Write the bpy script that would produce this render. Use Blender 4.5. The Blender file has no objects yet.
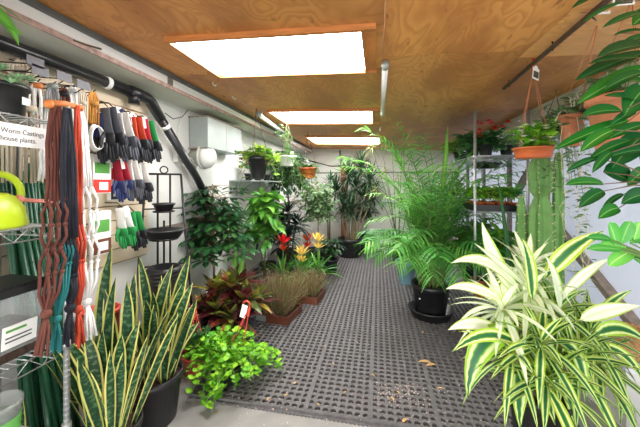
import bpy, bmesh, math, random
from mathutils import Vector, Matrix
C = bpy.context.scene.collection
PI = math.pi
# ------------------------------------------------------------------ camera frame
F, CX, HV, EYE = 300.0, 320.0, 184.0, 1.5
YAW = math.atan(58/300)
cA, sA = math.cos(YAW), math.sin(YAW)
def ray(u, v):
    r = (u-CX)/F
    return Vector((r*cA-sA, r*sA+cA, -(v-HV)/F))
EYEP = Vector((0, 0, EYE))
def W(u, v, d): return EYEP+ray(u, v)*d
def onZ(u, v, z=0.0):
    r = ray(u, v); return EYEP+r*((z-EYE)/r.z)
def onX(u, v, x):
    r = ray(u, v); return EYEP+r*(x/r.x)
def onY(u, v, y):
    r = ray(u, v); return EYEP+r*(y/r.y)
def ceil_z(x): return 2.29-0.036*x

def srgb(r, g, b):
    f = lambda c: (c/255/12.92) if c/255 <= .04045 else ((c/255+.055)/1.055)**2.4
    return (f(r), f(g), f(b), 1)

# ------------------------------------------------------------------ mesh builder
class MB:
    def __init__(s): s.v = []; s.f = []; s.uv = []; s.t = []; s.sm = []; s.mi = []; s.cur = 0
    def add(s, verts, faces, uvs=None, tint=.5, smooth=False):
        o = len(s.v); s.v += [tuple(p) for p in verts]
        s.t += [tint]*len(verts)
        s.uv += uvs if uvs else [(0, 0)]*len(verts)
        for f in faces: s.f.append(tuple(o+i for i in f)); s.sm.append(smooth); s.mi.append(s.cur)
        return s
    def box(s, c, size, rot=None, tint=.5, taper=1.0):
        x, y, z = [k/2 for k in size]; c = Vector(c)
        vs = []
        for dz in (-1, 1):
            k = taper if dz > 0 else 1
            for dx, dy in ((-1, -1), (1, -1), (1, 1), (-1, 1)):
                p = Vector((dx*x*k, dy*y*k, dz*z))
                if rot: p = rot @ p
                vs.append(c+p)
        return s.add(vs, [(3, 2, 1, 0), (4, 5, 6, 7), (0, 1, 5, 4), (1, 2, 6, 5), (2, 3, 7, 6), (3, 0, 4, 7)], tint=tint)
    def span(s, a, b): # axis aligned box from two corners
        a = Vector(a); b = Vector(b); d = b-a
        return s.box((a+b)/2, (abs(d.x), abs(d.y), abs(d.z)))
    def lathe(s, prof, c=(0, 0, 0), n=24, smooth=True, rot=None, sx=1.0):
        vs = []; fs = []; c = Vector(c); m = len(prof)
        for r, z in prof:
            for k in range(n):
                a = 2*PI*k/n
                p = Vector((r*math.cos(a)*sx, r*math.sin(a), z))
                vs.append(c+(rot @ p if rot else p))
        for i in range(m-1):
            for k in range(n):
                j = (k+1) % n
                fs.append((i*n+k, i*n+j, (i+1)*n+j, (i+1)*n+k))
        if prof[0][0] > 1e-6: fs.append(tuple(range(n))[::-1])
        if prof[-1][0] > 1e-6: fs.append(tuple((m-1)*n+k for k in range(n)))
        return s.add(vs, fs, smooth=smooth)
    def tube(s, pts, r, n=6, tint=.5, flat=1.0, cap=True):
        pts = [Vector(p) for p in pts]; m = len(pts)
        rr = r if isinstance(r, (list, tuple)) else [r]*m
        vs = []; fs = []; ref = None
        for i in range(m):
            d = (pts[min(i+1, m-1)]-pts[max(i-1, 0)])
            if d.length < 1e-9: d = Vector((0, 0, 1))
            d.normalize()
            if ref is None: ref = Vector((0, 0, 1)) if abs(d.z) < .9 else Vector((1, 0, 0))
            a = ref-d*ref.dot(d)
            if a.length < 1e-4: a = d.orthogonal()
            a.normalize(); b = d.cross(a); ref = a
            for k in range(n):
                w = 2*PI*k/n
                vs.append(pts[i]+a*(rr[i]*math.cos(w))+b*(rr[i]*flat*math.sin(w)))
        for i in range(m-1):
            for k in range(n):
                j = (k+1) % n
                fs.append((i*n+k, i*n+j, (i+1)*n+j, (i+1)*n+k))
        if cap: fs += [tuple(range(n))[::-1], tuple((m-1)*n+k for k in range(n))]
        return s.add(vs, fs, tint=tint, smooth=True)
    def ball(s, c, r, n=8, sc=(1, 1, 1), tint=.5):
        vs = []; fs = []; c = Vector(c); m = max(4, n//2+1)
        for i in range(m+1):
            t = PI*i/m
            for k in range(n):
                a = 2*PI*k/n
                vs.append(c+Vector((r*sc[0]*math.sin(t)*math.cos(a), r*sc[1]*math.sin(t)*math.sin(a), r*sc[2]*math.cos(t))))
        for i in range(m):
            for k in range(n):
                j = (k+1) % n
                fs.append((i*n+k, (i+1)*n+k, (i+1)*n+j, i*n+j))
        return s.add(vs, fs, tint=tint, smooth=True)
    def strip(s, pts, sides, Wd, prof, fold=.12, tint=.5):
        n = len(pts)-1; vs = []; uvs = []; fs = []
        for i, p in enumerate(pts):
            t = i/n; w = max(Wd*prof(t), Wd*.015)
            d = (pts[min(i+1, n)]-pts[max(i-1, 0)])
            sd = sides[i]; nm = sd.cross(d)
            if nm.length > 1e-9: nm.normalize()
            vs += [p-sd*(w/2)+nm*(fold*w), p, p+sd*(w/2)+nm*(fold*w)]
            uvs += [(0, t), (.5, t), (1, t)]
        for i in range(n):
            a = i*3
            fs += [(a, a+1, a+4, a+3), (a+1, a+2, a+5, a+4)]
        return s.add(vs, fs, uvs, tint, True)
    def leaf(s, base, d, L, Wd, droop=.5, prof=None, fold=.12, n=5, roll=0.0, tint=None, curl=0.0):
        prof = prof or LANCE
        d = Vector(d).normalized(); p = Vector(base)
        sd = d.cross(Vector((0, 0, 1)))
        if sd.length < .05: sd = Vector((math.cos(roll*9), math.sin(roll*9), 0))
        sd.normalize()
        if roll: sd = Matrix.Rotation(roll, 3, d) @ sd
        pts = [p.copy()]; sides = [sd.copy()]
        for i in range(n):
            d = (d+Vector((0, 0, -droop/n))).normalized()
            p = p+d*(L/n)
            if curl: sd = (Matrix.Rotation(curl/n, 3, d) @ sd)
            sd = (sd-d*sd.dot(d)).normalized()
            pts.append(p.copy()); sides.append(sd.copy())
        return s.strip(pts, sides, Wd, prof, fold, random.random() if tint is None else tint)
    def leaf_to(s, base, tip, Wd, ctrl=None, prof=None, fold=.1, n=8, tint=None, face=None):
        """leaf between two real points; face = direction the blade looks towards"""
        prof = prof or LANCE
        base = Vector(base); tip = Vector(tip)
        ctrl = Vector(ctrl) if ctrl is not None else (base+tip)/2
        pts = []; sides = []
        f = Vector(face) if face is not None else Vector((0, 0, 1))
        for i in range(n+1):
            t = i/n
            pts.append(base*(1-t)**2+ctrl*(2*t*(1-t))+tip*t*t)
        for i in range(n+1):
            d = (pts[min(i+1, n)]-pts[max(i-1, 0)]).normalized()
            sd = d.cross(f)
            if sd.length < .05: sd = d.orthogonal()
            sides.append(sd.normalized())
        return s.strip(pts, sides, Wd, prof, fold, random.random() if tint is None else tint)
    def build(s, name, mat, parent=None, world=None, tint_attr=True):
        me = bpy.data.meshes.new(name)
        vs = s.v
        if parent is not None and parent.type == 'EMPTY' and parent.rotation_euler.z == 0 and ('foliage' in name or name in ('fronds', 'stem', 'bracts', 'blooms')):
            L0 = parent.location
            vs = [(min(max(p[0], WL+.012-L0.x), WR-.012-L0.x), min(p[1], WB-.012-L0.y), min(max(p[2], .026-L0.z), ceil_z(p[0]+L0.x)-.01-L0.z)) for p in vs]
        if world is not None:
            w = Vector(world); vs = [(p[0]-w.x, p[1]-w.y, p[2]-w.z) for p in vs]
        me.from_pydata(vs, [], s.f)
        me.polygons.foreach_set('use_smooth', s.sm)
        mats = mat if isinstance(mat, (list, tuple)) else [mat]
        for m in mats: me.materials.append(m)
        if len(mats) > 1: me.polygons.foreach_set('material_index', s.mi)
        uvl = me.uv_layers.new(name='UVMap')
        li = [0]*len(me.loops); me.loops.foreach_get('vertex_index', li)
        flat = []
        for i in li: flat += s.uv[i]
        uvl.data.foreach_set('uv', flat)
        at = me.attributes.new('tint', 'FLOAT', 'POINT'); at.data.foreach_set('value', s.t)
        me.update()
        o = bpy.data.objects.new(name, me); C.objects.link(o)
        if parent is not None: o.parent = parent
        return o
def P_lance(t): return math.sin(PI*min(1, max(0, t))**.75)**.9 if 0 < t < 1 else 0
LANCE = P_lance
def OVATE(t): return math.sin(PI*t**.62)**.8 if 0 < t < 1 else 0.05
def ELLIP(t): return math.sqrt(max(0, 1-(2*t-1)**2))
def STRAP(t): return min(1, .45+2.2*t)*(1 if t < .45 else max(0, 1-((t-.45)/.55)**1.9))
def SNAKE(t): return min(1, .55+1.1*t)*(1 if t < .6 else max(0, 1-((t-.6)/.4)**2.0))
def GRASS(t): return max(0, 1-t**2.2)*min(1, .6+2*t)
def ROUND(t): return math.sqrt(max(0, 1-(2*t-1)**2))*1.0
def PTEL(t): return (max(0, 1-abs(2*t-.95)**2.2)**.75) if 0 < t < 1 else 0
def OBOV(t): return math.sin(PI*t**1.5)**.8 if 0 < t < 1 else .05

# ------------------------------------------------------------------ naming
def tag(o, label, cat, group=None, kind=None):
    if label: o['label'] = label
    if cat: o['category'] = cat
    if group: o['group'] = group
    if kind: o['kind'] = kind
    return o
def thing(name, label, cat, loc=(0, 0, 0), rz=0, group=None):
    o = bpy.data.objects.new(name, None); C.objects.link(o)
    o.empty_display_size = .05; o.location = loc; o.rotation_euler = (0, 0, rz)
    return tag(o, label, cat, group)
def struct(name, mb, mat, label=None, parent=None):
    o = mb.build(name, mat, parent)
    if parent is None: o['kind'] = 'structure'; o['label'] = label; o['category'] = name.split('_')[0]
    return o
def copy_thing(r, loc=None, rz=None, label=None):
    n = r.copy(); C.objects.link(n)
    if loc is not None: n.location = loc
    if rz is not None: n.rotation_euler = (0, 0, rz)
    if label: n['label'] = label
    for ch in list(r.children):
        c = ch.copy(); C.objects.link(c); c.parent = n
        for g in list(ch.children):
            d = g.copy(); C.objects.link(d); d.parent = c
    return n

# ------------------------------------------------------------------ materials
def base_mat(name):
    m = bpy.data.materials.new(name); m.use_nodes = True
    nt = m.node_tree; nt.nodes.clear()
    out = nt.nodes.new('ShaderNodeOutputMaterial'); bs = nt.nodes.new('ShaderNodeBsdfPrincipled')
    nt.links.new(bs.outputs[0], out.inputs[0])
    return m, nt, bs, out
def N(nt, t, **kw):
    n = nt.nodes.new(t)
    for k, v in kw.items():
        if k in n.inputs: n.inputs[k].default_value = v
        else: setattr(n, k, v)
    return n
def ramp(nt, stops, interp='LINEAR'):
    r = nt.nodes.new('ShaderNodeValToRGB'); r.color_ramp.interpolation = interp
    e = r.color_ramp.elements
    while len(e) < len(stops): e.new(.5)
    for i, (p, c) in enumerate(stops): e[i].position = p; e[i].color = c
    return r
def scl(c, k): return (min(1, c[0]*k), min(1, c[1]*k), min(1, c[2]*k), 1)
def plain(name, col, rough=.5, metal=0, var=.15, scale=8, bump=0, bscale=60, stretch=None, spec=.5):
    m, nt, bs, out = base_mat(name)
    tc = N(nt, 'ShaderNodeTexCoord'); mp = N(nt, 'ShaderNodeMapping')
    if stretch: mp.inputs['Scale'].default_value = stretch
    nt.links.new(tc.outputs['Object'], mp.inputs[0])
    no = N(nt, 'ShaderNodeTexNoise', Scale=scale, Detail=4.0); nt.links.new(mp.outputs[0], no.inputs['Vector'])
    r = ramp(nt, [(.3, scl(col, 1-var)), (.7, scl(col, 1+var))]); nt.links.new(no.outputs['Fac'], r.inputs[0])
    nt.links.new(r.outputs[0], bs.inputs['Base Color'])
    bs.inputs['Roughness'].default_value = rough; bs.inputs['Metallic'].default_value = metal
    bs.inputs['Specular IOR Level'].default_value = spec
    if bump:
        n2 = N(nt, 'ShaderNodeTexNoise', Scale=bscale, Detail=3.0); nt.links.new(mp.outputs[0], n2.inputs['Vector'])
        b = N(nt, 'ShaderNodeBump', Strength=bump, Distance=.01); nt.links.new(n2.outputs['Fac'], b.inputs['Height'])
        nt.links.new(b.outputs[0], bs.inputs['Normal'])
    return m
def leafmat(name, stops, rough=.42, trans=.3, noise=.0, bands=None, vary=.5, hue=.03, blotch=None):
    """stops: colour from midrib (0) to margin (1) of the blade"""
    m, nt, bs, out = base_mat(name); L = nt.links.new
    uv = N(nt, 'ShaderNodeUVMap'); uv.uv_map = 'UVMap'
    sp = N(nt, 'ShaderNodeSeparateXYZ'); L(uv.outputs[0], sp.inputs[0])
    a = N(nt, 'ShaderNodeMath', operation='SUBTRACT'); a.inputs[1].default_value = .5; L(sp.outputs['X'], a.inputs[0])
    b = N(nt, 'ShaderNodeMath', operation='ABSOLUTE'); L(a.outputs[0], b.inputs[0])
    c = N(nt, 'ShaderNodeMath', operation='MULTIPLY'); c.inputs[1].default_value = 2.0; L(b.outputs[0], c.inputs[0])
    at = N(nt, 'ShaderNodeAttribute'); at.attribute_name = 'tint'
    tc = N(nt, 'ShaderNodeTexCoord')
    src = c
    if noise:
        no = N(nt, 'ShaderNodeTexNoise', Scale=22.0, Detail=3.0); L(tc.outputs['Object'], no.inputs['Vector'])
        k = N(nt, 'ShaderNodeMath', operation='MULTIPLY_ADD'); k.inputs[1].default_value = noise; k.inputs[2].default_value = -noise*.5
        L(no.outputs['Fac'], k.inputs[0])
        q = N(nt, 'ShaderNodeMath', operation='ADD'); L(c.outputs[0], q.inputs[0]); L(k.outputs[0], q.inputs[1]); src = q
    r = ramp(nt, stops); L(src.outputs[0], r.inputs[0]); col = r.outputs[0]
    if bands:                                   # cross bands (snake plant)
        bc, bscale = bands
        cm = N(nt, 'ShaderNodeCombineXYZ'); 
        s2 = N(nt, 'ShaderNodeMath', operation='MULTIPLY'); s2.inputs[1].default_value = bscale; L(sp.outputs['Y'], s2.inputs[0])
        L(s2.outputs[0], cm.inputs['Y']); L(at.outputs['Fac'], cm.inputs['Z'])
        s3 = N(nt, 'ShaderNodeMath', operation='MULTIPLY'); s3.inputs[1].default_value = 2.0; L(sp.outputs['X'], s3.inputs[0]); L(s3.outputs[0], cm.inputs['X'])
        n3 = N(nt, 'ShaderNodeTexNoise', Scale=1.0, Detail=3.0); L(cm.outputs[0], n3.inputs['Vector'])
        rr = ramp(nt, [(.5, (0, 0, 0, 1)), (.62, (1, 1, 1, 1))]); L(n3.outputs['Fac'], rr.inputs[0])
        lt = N(nt, 'ShaderNodeMath', operation='LESS_THAN'); lt.inputs[1].default_value = .66; L(src.outputs[0], lt.inputs[0])
        mu = N(nt, 'ShaderNodeMath', operation='MULTIPLY'); L(rr.outputs[0], mu.inputs[0]); L(lt.outputs[0], mu.inputs[1])
        mx = N(nt, 'ShaderNodeMix', data_type='RGBA'); L(mu.outputs[0], mx.inputs[0]); L(col, mx.inputs[6]); mx.inputs[7].default_value = bc
        col = mx.outputs[2]
    if blotch:                                  # different colours from leaf to leaf and in patches
        n4 = N(nt, 'ShaderNodeTexNoise', Scale=14.0, Detail=2.0); L(tc.outputs['Object'], n4.inputs['Vector'])
        ad = N(nt, 'ShaderNodeMath', operation='MULTIPLY_ADD'); ad.inputs[1].default_value = .5; L(n4.outputs['Fac'], ad.inputs[0])
        mt = N(nt, 'ShaderNodeMath', operation='MULTIPLY_ADD'); mt.inputs[1].default_value = .9; mt.inputs[2].default_value = -.2; L(at.outputs['Fac'], mt.inputs[0]); L(mt.outputs[0], ad.inputs[2])
        rb = ramp(nt, blotch); L(ad.outputs[0], rb.inputs[0])
        mx = N(nt, 'ShaderNodeMix', data_type='RGBA'); mx.inputs[0].default_value = .8; L(col, mx.inputs[6]); L(rb.outputs[0], mx.inputs[7]); col = mx.outputs[2]
    hs = N(nt, 'ShaderNodeHueSaturation')
    va = N(nt, 'ShaderNodeMath', operation='MULTIPLY_ADD'); va.inputs[1].default_value = vary; va.inputs[2].default_value = 1-vary/2; L(at.outputs['Fac'], va.inputs[0])
    hu = N(nt, 'ShaderNodeMath', operation='MULTIPLY_ADD'); hu.inputs[1].default_value = -hue; hu.inputs[2].default_value = .5+hue/2; L(at.outputs['Fac'], hu.inputs[0])
    L(va.outputs[0], hs.inputs['Value']); L(hu.outputs[0], hs.inputs['Hue']); L(col, hs.inputs['Color'])
    L(hs.outputs[0], bs.inputs['Base Color']); bs.inputs['Roughness'].default_value = rough; bs.inputs['Specular IOR Level'].default_value = .3
    tr = N(nt, 'ShaderNodeBsdfTranslucent'); L(hs.outputs[0], tr.inputs[0])
    ms = N(nt, 'ShaderNodeMixShader'); ms.inputs[0].default_value = trans
    L(bs.outputs[0], ms.inputs[1]); L(tr.outputs[0], ms.inputs[2]); L(ms.outputs[0], out.inputs[0])
    return m
def glassy(name, col, alpha=.35, rough=.1):
    m, nt, bs, out = base_mat(name); L = nt.links.new
    bs.inputs['Base Color'].default_value = col; bs.inputs['Roughness'].default_value = rough
    no = N(nt, 'ShaderNodeTexNoise', Scale=9.0); r = ramp(nt, [(.3, scl(col, .9)), (.7, col)]); L(no.outputs['Fac'], r.inputs[0]); L(r.outputs[0], bs.inputs['Base Color'])
    t = N(nt, 'ShaderNodeBsdfTransparent'); ms = N(nt, 'ShaderNodeMixShader'); ms.inputs[0].default_value = alpha
    L(t.outputs[0], ms.inputs[1]); L(bs.outputs[0], ms.inputs[2]); L(ms.outputs[0], out.inputs[0])
    return m
def emis(name, col, strength):
    m, nt, bs, out = base_mat(name)
    bs.inputs['Base Color'].default_value = col; bs.inputs['Emission Color'].default_value = col; bs.inputs['Emission Strength'].default_value = strength
    return m
def plywood(name, c1, c2, c3, axis=0):
    m, nt, bs, out = base_mat(name); L = nt.links.new
    tc = N(nt, 'ShaderNodeTexCoord'); at = N(nt, 'ShaderNodeAttribute'); at.attribute_name = 'tint'
    cm = N(nt, 'ShaderNodeCombineXYZ'); ml = N(nt, 'ShaderNodeMath', operation='MULTIPLY'); ml.inputs[1].default_value = 37.0
    L(at.outputs['Fac'], ml.inputs[0]); L(ml.outputs[0], cm.inputs['X']); L(ml.outputs[0], cm.inputs['Z'])
    ad = N(nt, 'ShaderNodeVectorMath', operation='ADD'); L(tc.outputs['Object'], ad.inputs[0]); L(cm.outputs[0], ad.inputs[1])
    mp = N(nt, 'ShaderNodeMapping'); mp.inputs['Scale'].default_value = (1.0, 3.4, 1) if axis == 0 else (2.5, .95, 1)
    L(ad.outputs[0], mp.inputs[0])
    n1 = N(nt, 'ShaderNodeTexNoise', Scale=1.15, Detail=2.5, Distortion=.9); L(mp.outputs[0], n1.inputs['Vector'])
    w = N(nt, 'ShaderNodeMath', operation='MULTIPLY'); w.inputs[1].default_value = 17.0; L(n1.outputs['Fac'], w.inputs[0])
    fr = N(nt, 'ShaderNodeMath', operation='FRACT'); L(w.outputs[0], fr.inputs[0])
    rg = ramp(nt, [(0, c2), (.55, c1), (.85, c1), (1, c2)]); L(fr.outputs[0], rg.inputs[0])
    n2 = N(nt, 'ShaderNodeTexNoise', Scale=1.3, Detail=5.0); L(mp.outputs[0], n2.inputs['Vector'])
    r2 = ramp(nt, [(.42, (0, 0, 0, 1)), (.6, (1, 1, 1, 1))]); L(n2.outputs['Fac'], r2.inputs[0])
    mx = N(nt, 'ShaderNodeMix', data_type='RGBA'); L(rg.outputs[0], mx.inputs[6]); mx.inputs[7].default_value = c3
    k = N(nt, 'ShaderNodeMath', operation='MULTIPLY'); k.inputs[1].default_value = .7; L(r2.outputs[0], k.inputs[0]); L(k.outputs[0], mx.inputs[0])
    # small dark streaks and knots
    mp2 = N(nt, 'ShaderNodeMapping'); mp2.inputs['Scale'].default_value = (2.2, 9, 1) if axis == 0 else (9, 2.2, 1); L(ad.outputs[0], mp2.inputs[0])
    n3 = N(nt, 'ShaderNodeTexNoise', Scale=3.0, Detail=3.0); L(mp2.outputs[0], n3.inputs['Vector'])
    r3 = ramp(nt, [(.66, (1, 1, 1, 1)), (.74, (.35, .25, .2, 1))]); L(n3.outputs['Fac'], r3.inputs[0])
    m2 = N(nt, 'ShaderNodeMix', data_type='RGBA', blend_type='MULTIPLY'); m2.inputs[0].default_value = .8; L(mx.outputs[2], m2.inputs[6]); L(r3.outputs[0], m2.inputs[7])
    hs = N(nt, 'ShaderNodeHueSaturation'); va = N(nt, 'ShaderNodeMath', operation='MULTIPLY_ADD'); va.inputs[1].default_value = .45; va.inputs[2].default_value = .78; L(at.outputs['Fac'], va.inputs[0]); L(va.outputs[0], hs.inputs['Value']); L(m2.outputs[2], hs.inputs['Color'])
    L(hs.outputs[0], bs.inputs['Base Color']); bs.inputs['Roughness'].default_value = .5
    return m

G = lambda *a: srgb(*a)
m_ply = plywood('plywood', G(222, 154, 86), G(200, 132, 68), G(172, 106, 56), 1)
m_ply_light = plywood('plywood_light', G(236, 178, 112), G(214, 148, 82), G(222, 160, 96))
m_trimwood = plain('trim_wood', G(190, 120, 62), .5, var=.25, scale=6, stretch=(1, 1, 8))
m_rawwood = plain('weathered_wood', G(132, 120, 110), .8, var=.3, scale=7, stretch=(6, 1, 6), bump=.3)
m_redwood = plain('brown_post_wood', G(150, 88, 56), .7, var=.25, scale=8, stretch=(6, 6, 1))
m_white = plain('white_painted_board', G(218, 217, 212), .6, var=.05, scale=2.5)
m_fascia = plain('light_lifted_fascia_board', G(246, 246, 243), .6, var=.03, scale=2.5)  # same board white, lightened to make up for the weak light up there
m_white_back = plain('off_white_back_panel', G(214, 212, 204), .6, var=.06, scale=2)
m_bluegrey = plain('pale_grey_wall_panel', G(222, 223, 232), .55, var=.05, scale=2)
def translucent_wall(name, col, tr):
    m = plain(name, col, .5, var=.05, scale=2); nt = m.node_tree; out = [n for n in nt.nodes if n.type == 'OUTPUT_MATERIAL'][0]; bs = [n for n in nt.nodes if n.type == 'BSDF_PRINCIPLED'][0]
    t = nt.nodes.new('ShaderNodeBsdfTranslucent'); t.inputs[0].default_value = col; ms = nt.nodes.new('ShaderNodeMixShader'); ms.inputs[0].default_value = tr
    nt.links.new(bs.outputs[0], ms.inputs[1]); nt.links.new(t.outputs[0], ms.inputs[2]); nt.links.new(ms.outputs[0], out.inputs[0]); return m
m_fibreglass = translucent_wall('translucent_fibreglass_sheet', G(232, 234, 242), .6)
m_soffit = plain('grey_soffit_board', G(196, 196, 184), .65, var=.12, scale=3)
m_edge = plain('peeling_edge_paint', G(176, 150, 140), .8, var=.35, scale=25)
m_darktrim = plain('dark_grey_trim', G(98, 98, 96), .7, var=.25, scale=9)
m_slat = plain('beige_slatwall', G(226, 208, 180), .5, var=.05, scale=4)
m_groove = plain('slat_groove_brown', G(150, 108, 70), .7, var=.1)
m_concrete = plain('concrete', G(146, 143, 139), .85, var=.14, scale=5, bump=.25, bscale=90)
m_rubber = plain('black_rubber', G(98, 95, 95), .75, var=.22, scale=30, bump=.2)
m_black = plain('black_plastic', G(34, 34, 36), .38, var=.2, scale=12)
m_blackmetal = plain('black_painted_metal', G(32, 30, 30), .4, metal=.3, var=.2)
m_pipe = plain('black_abs_pipe', G(30, 31, 34), .3, var=.15)
m_grey_pot = plain('grey_plastic', G(92, 92, 98), .5, var=.12)
m_terra = plain('terracotta_clay', G(192, 124, 88), .75, var=.16, scale=14, bump=.1)
m_terra_plastic = plain('terracotta_plastic', G(196, 98, 52), .45, var=.12, scale=10)
m_brownbox = plain('brown_plastic_trough', G(106, 58, 38), .5, var=.14)
m_teal = plain('blue_grey_ceramic', G(110, 150, 160), .35, var=.15)
m_soil = plain('potting_soil', G(62, 46, 36), .95, var=.5, scale=60, bump=.6, bscale=120)
m_chrome = plain('chrome_wire', G(190, 192, 192), .38, metal=.75, var=.06)
m_galv = plain('galvanised_sheet', G(160, 168, 164), .5, metal=.3, var=.1, scale=5)
m_lime = plain('lime_green_plastic', G(196, 222, 40), .35, var=.06)
m_pink = plain('pink_flagging_tape', G(240, 150, 138), .6, var=.08)
m_paper = plain('white_card', G(246, 246, 242), .7, var=.03)
m_ink = plain('dark_ink', G(70, 70, 76), .7, var=.05)
m_green_ink = plain('green_print', G(88, 160, 70), .6, var=.2)
m_red_ink = plain('red_print', G(216, 52, 40), .6, var=.12)
m_photo = plain('printed_leaf_photo', G(70, 76, 60), .5, var=.7, scale=70)
m_stake = plain('green_coated_stake', G(26, 76, 50), .35, var=.2, scale=20)
m_clear = glassy('clear_plastic', G(214, 222, 220), .32)
m_cotton = plain('white_cotton_cord', G(236, 236, 234), .9, var=.06, bump=.3)
m_tan = plain('beige_jute_cord', G(200, 188, 168), .9, var=.14, bump=.3)
m_gold = plain('golden_brown_cord', G(190, 134, 62), .85, var=.2, bump=.3)
m_greycord = plain('grey_cord', G(150, 152, 156), .8, var=.18)
m_browncord = plain('brown_cord', G(100, 54, 44), .85, var=.16, bump=.3)
m_navy = plain('navy_cord', G(28, 31, 42), .85, var=.2, bump=.3)
m_tealcord = plain('teal_cord', G(22, 108, 108), .8, var=.16, bump=.3)
m_orange = plain('orange_cord', G(190, 66, 38), .8, var=.12, bump=.3)
m_orangewood = plain('orange_wood_peg', G(204, 120, 56), .5, var=.15)
m_redplastic = plain('red_plastic', G(202, 70, 52), .45, var=.1)
m_tube = plain('white_tube_glass', G(240, 240, 236), .25, var=.02)
m_copper = plain('copper_pipe', G(140, 92, 70), .45, metal=.4, var=.2)
m_rust = plain('rusted_rod', G(96, 74, 60), .6, metal=.3, var=.25)
m_cord_twine = plain('hanger_wire_orange', G(196, 120, 80), .5, var=.1)
m_glove_grey = plain('grey_knit', G(84, 86, 94), .9, var=.15, bump=.3)
m_glove_black = plain('black_rubber_coating', G(40, 41, 46), .5, var=.2)
m_glove_white = plain('white_knit', G(216, 212, 206), .9, var=.1, bump=.3)
m_glove_red = plain('crimson_knit', G(170, 34, 54), .9, var=.15)
m_glove_blue = plain('blue_knit', G(52, 62, 108), .9, var=.15)
m_glove_green = plain('green_knit', G(44, 150, 78), .9, var=.15)
m_stem = plain('green_stem', G(98, 124, 62), .6, var=.2, scale=20)
m_bark = plain('pale_bark', G(160, 140, 112), .8, var=.25, scale=30, bump=.3)
m_darkbark = plain('dark_bark', G(104, 84, 66), .85, var=.25, scale=30, bump=.3)
m_root = plain('pale_aerial_root', G(204, 196, 170), .8, var=.15)
m_cactus = plain('cactus_skin', G(108, 154, 82), .6, var=.2, scale=9)
m_spine = plain('cactus_spine', G(214, 206, 150), .6, var=.1)
m_coir = plain('coir_fibre', G(176, 128, 84), .95, var=.4, scale=50, bump=.8)
m_dry = plain('dry_leaf', G(196, 158, 106), .8, var=.25, scale=40)
m_crumb = plain('pale_crumbs', G(190, 172, 164), .85, var=.25, scale=50)
m_pane = emis('bright_skylight_pane', (1, 1, 1, 1), 15.0); m_pane_mid = emis('brightest_skylight_pane', (1, 1, 1, 1), 17.0)

l_snake = leafmat('snake_plant_leaf', [(0, G(34, 74, 44)), (.66, G(28, 64, 38)), (.74, G(206, 208, 110)), (1, G(222, 214, 128))], .35, .12, .1, (G(88, 128, 84), 30.0), .35)
l_drac = leafmat('variegated_dracaena_leaf', [(0, G(50, 108, 74)), (.24, G(60, 122, 66)), (.36, G(130, 184, 60)), (.46, G(234, 242, 176)), (.66, G(238, 244, 176)), (.78, G(160, 204, 48)), (1, G(186, 218, 76))], .35, .3, .12, None, .3)
l_drac_pale = leafmat('overlit_striped_dracaena_leaf', [(0, G(226, 238, 200)), (.3, G(248, 249, 236)), (.7, G(246, 248, 228)), (.86, G(176, 210, 80)), (1, G(204, 224, 120))], .35, .35, .12, None, .2)  # real striping, whitened so the colour carries the overexposed light
l_palm = leafmat('palm_leaflet', [(0, G(160, 210, 110)), (.1, G(106, 176, 78)), (1, G(86, 156, 68))], .38, .3, 0, None, .7, .05)
l_lime = leafmat('lime_round_leaf', [(0, G(178, 222, 96)), (.1, G(142, 206, 58)), (1, G(104, 178, 42))], .32, .3, 0, None, .65, .05)
l_mid = leafmat('mid_green_leaf', [(0, G(140, 176, 110)), (.08, G(62, 116, 58)), (1, G(48, 98, 52))], .3, .22, 0, None, .7, .04)
l_umb = leafmat('umbrella_tree_leaf', [(0, G(120, 160, 104)), (.08, G(52, 102, 54)), (1, G(38, 84, 46))], .28, .2, 0, None, .9, .05)
l_dark = leafmat('dark_green_leaf', [(0, G(96, 130, 84)), (.08, G(42, 78, 46)), (1, G(32, 62, 38))], .3, .16, 0, None, .7, .04)
l_drag = leafmat('dragon_tree_leaf', [(0, G(60, 88, 58)), (1, G(36, 60, 42))], .35, .16, 0, None, .8, .04)
l_black = leafmat('blackish_green_leaf', [(0, G(58, 76, 60)), (.1, G(36, 52, 42)), (1, G(30, 44, 38))], .35, .12, 0, None, .7, .03)
l_glossy = leafmat('glossy_bright_leaf', [(0, G(130, 180, 100)), (.07, G(34, 104, 44)), (1, G(24, 84, 36))], .22, .2, 0, None, .9, .04)
l_bright = leafmat('pale_bright_leaf', [(0, G(190, 226, 150)), (.1, G(104, 190, 84)), (1, G(84, 170, 70))], .3, .3, 0, None, .8, .05)
l_fiddle = leafmat('light_green_leaf', [(0, G(180, 216, 120)), (.08, G(96, 160, 58)), (1, G(76, 142, 50))], .3, .3, 0, None, .65, .05)
l_pothos = leafmat('yellow_green_pothos_leaf', [(0, G(220, 222, 140)), (.3, G(140, 186, 60)), (1, G(120, 170, 60))], .35, .3, .8, None, .7, .06)
l_ivy = leafmat('grey_green_small_leaf', [(0, G(150, 180, 130)), (.2, G(96, 138, 82)), (.8, G(86, 126, 78)), (1, G(176, 192, 150))], .4, .25, .3, None, .6, .04)
l_croton = leafmat('croton_leaf', [(0, G(220, 160, 70)), (.1, G(120, 54, 46)), (1, G(92, 44, 44))], .3, .2, 0, None, .4, .02,
    [(0, G(62, 30, 42)), (.24, G(92, 36, 48)), (.4, G(70, 36, 44)), (.5, G(168, 70, 56)), (.58, G(60, 92, 42)), (.72, G(74, 104, 46)), (.84, G(160, 172, 56)), (1, G(176, 84, 70))])
l_grass = leafmat('bronze_grass_blade', [(0, G(158, 132, 100)), (1, G(112, 88, 68))], .5, .25, 0, None, .7, .14)
l_grass2 = leafmat('green_grass_blade', [(0, G(158, 166, 104)), (1, G(104, 118, 64))], .5, .25, 0, None, .7, .1)
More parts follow.
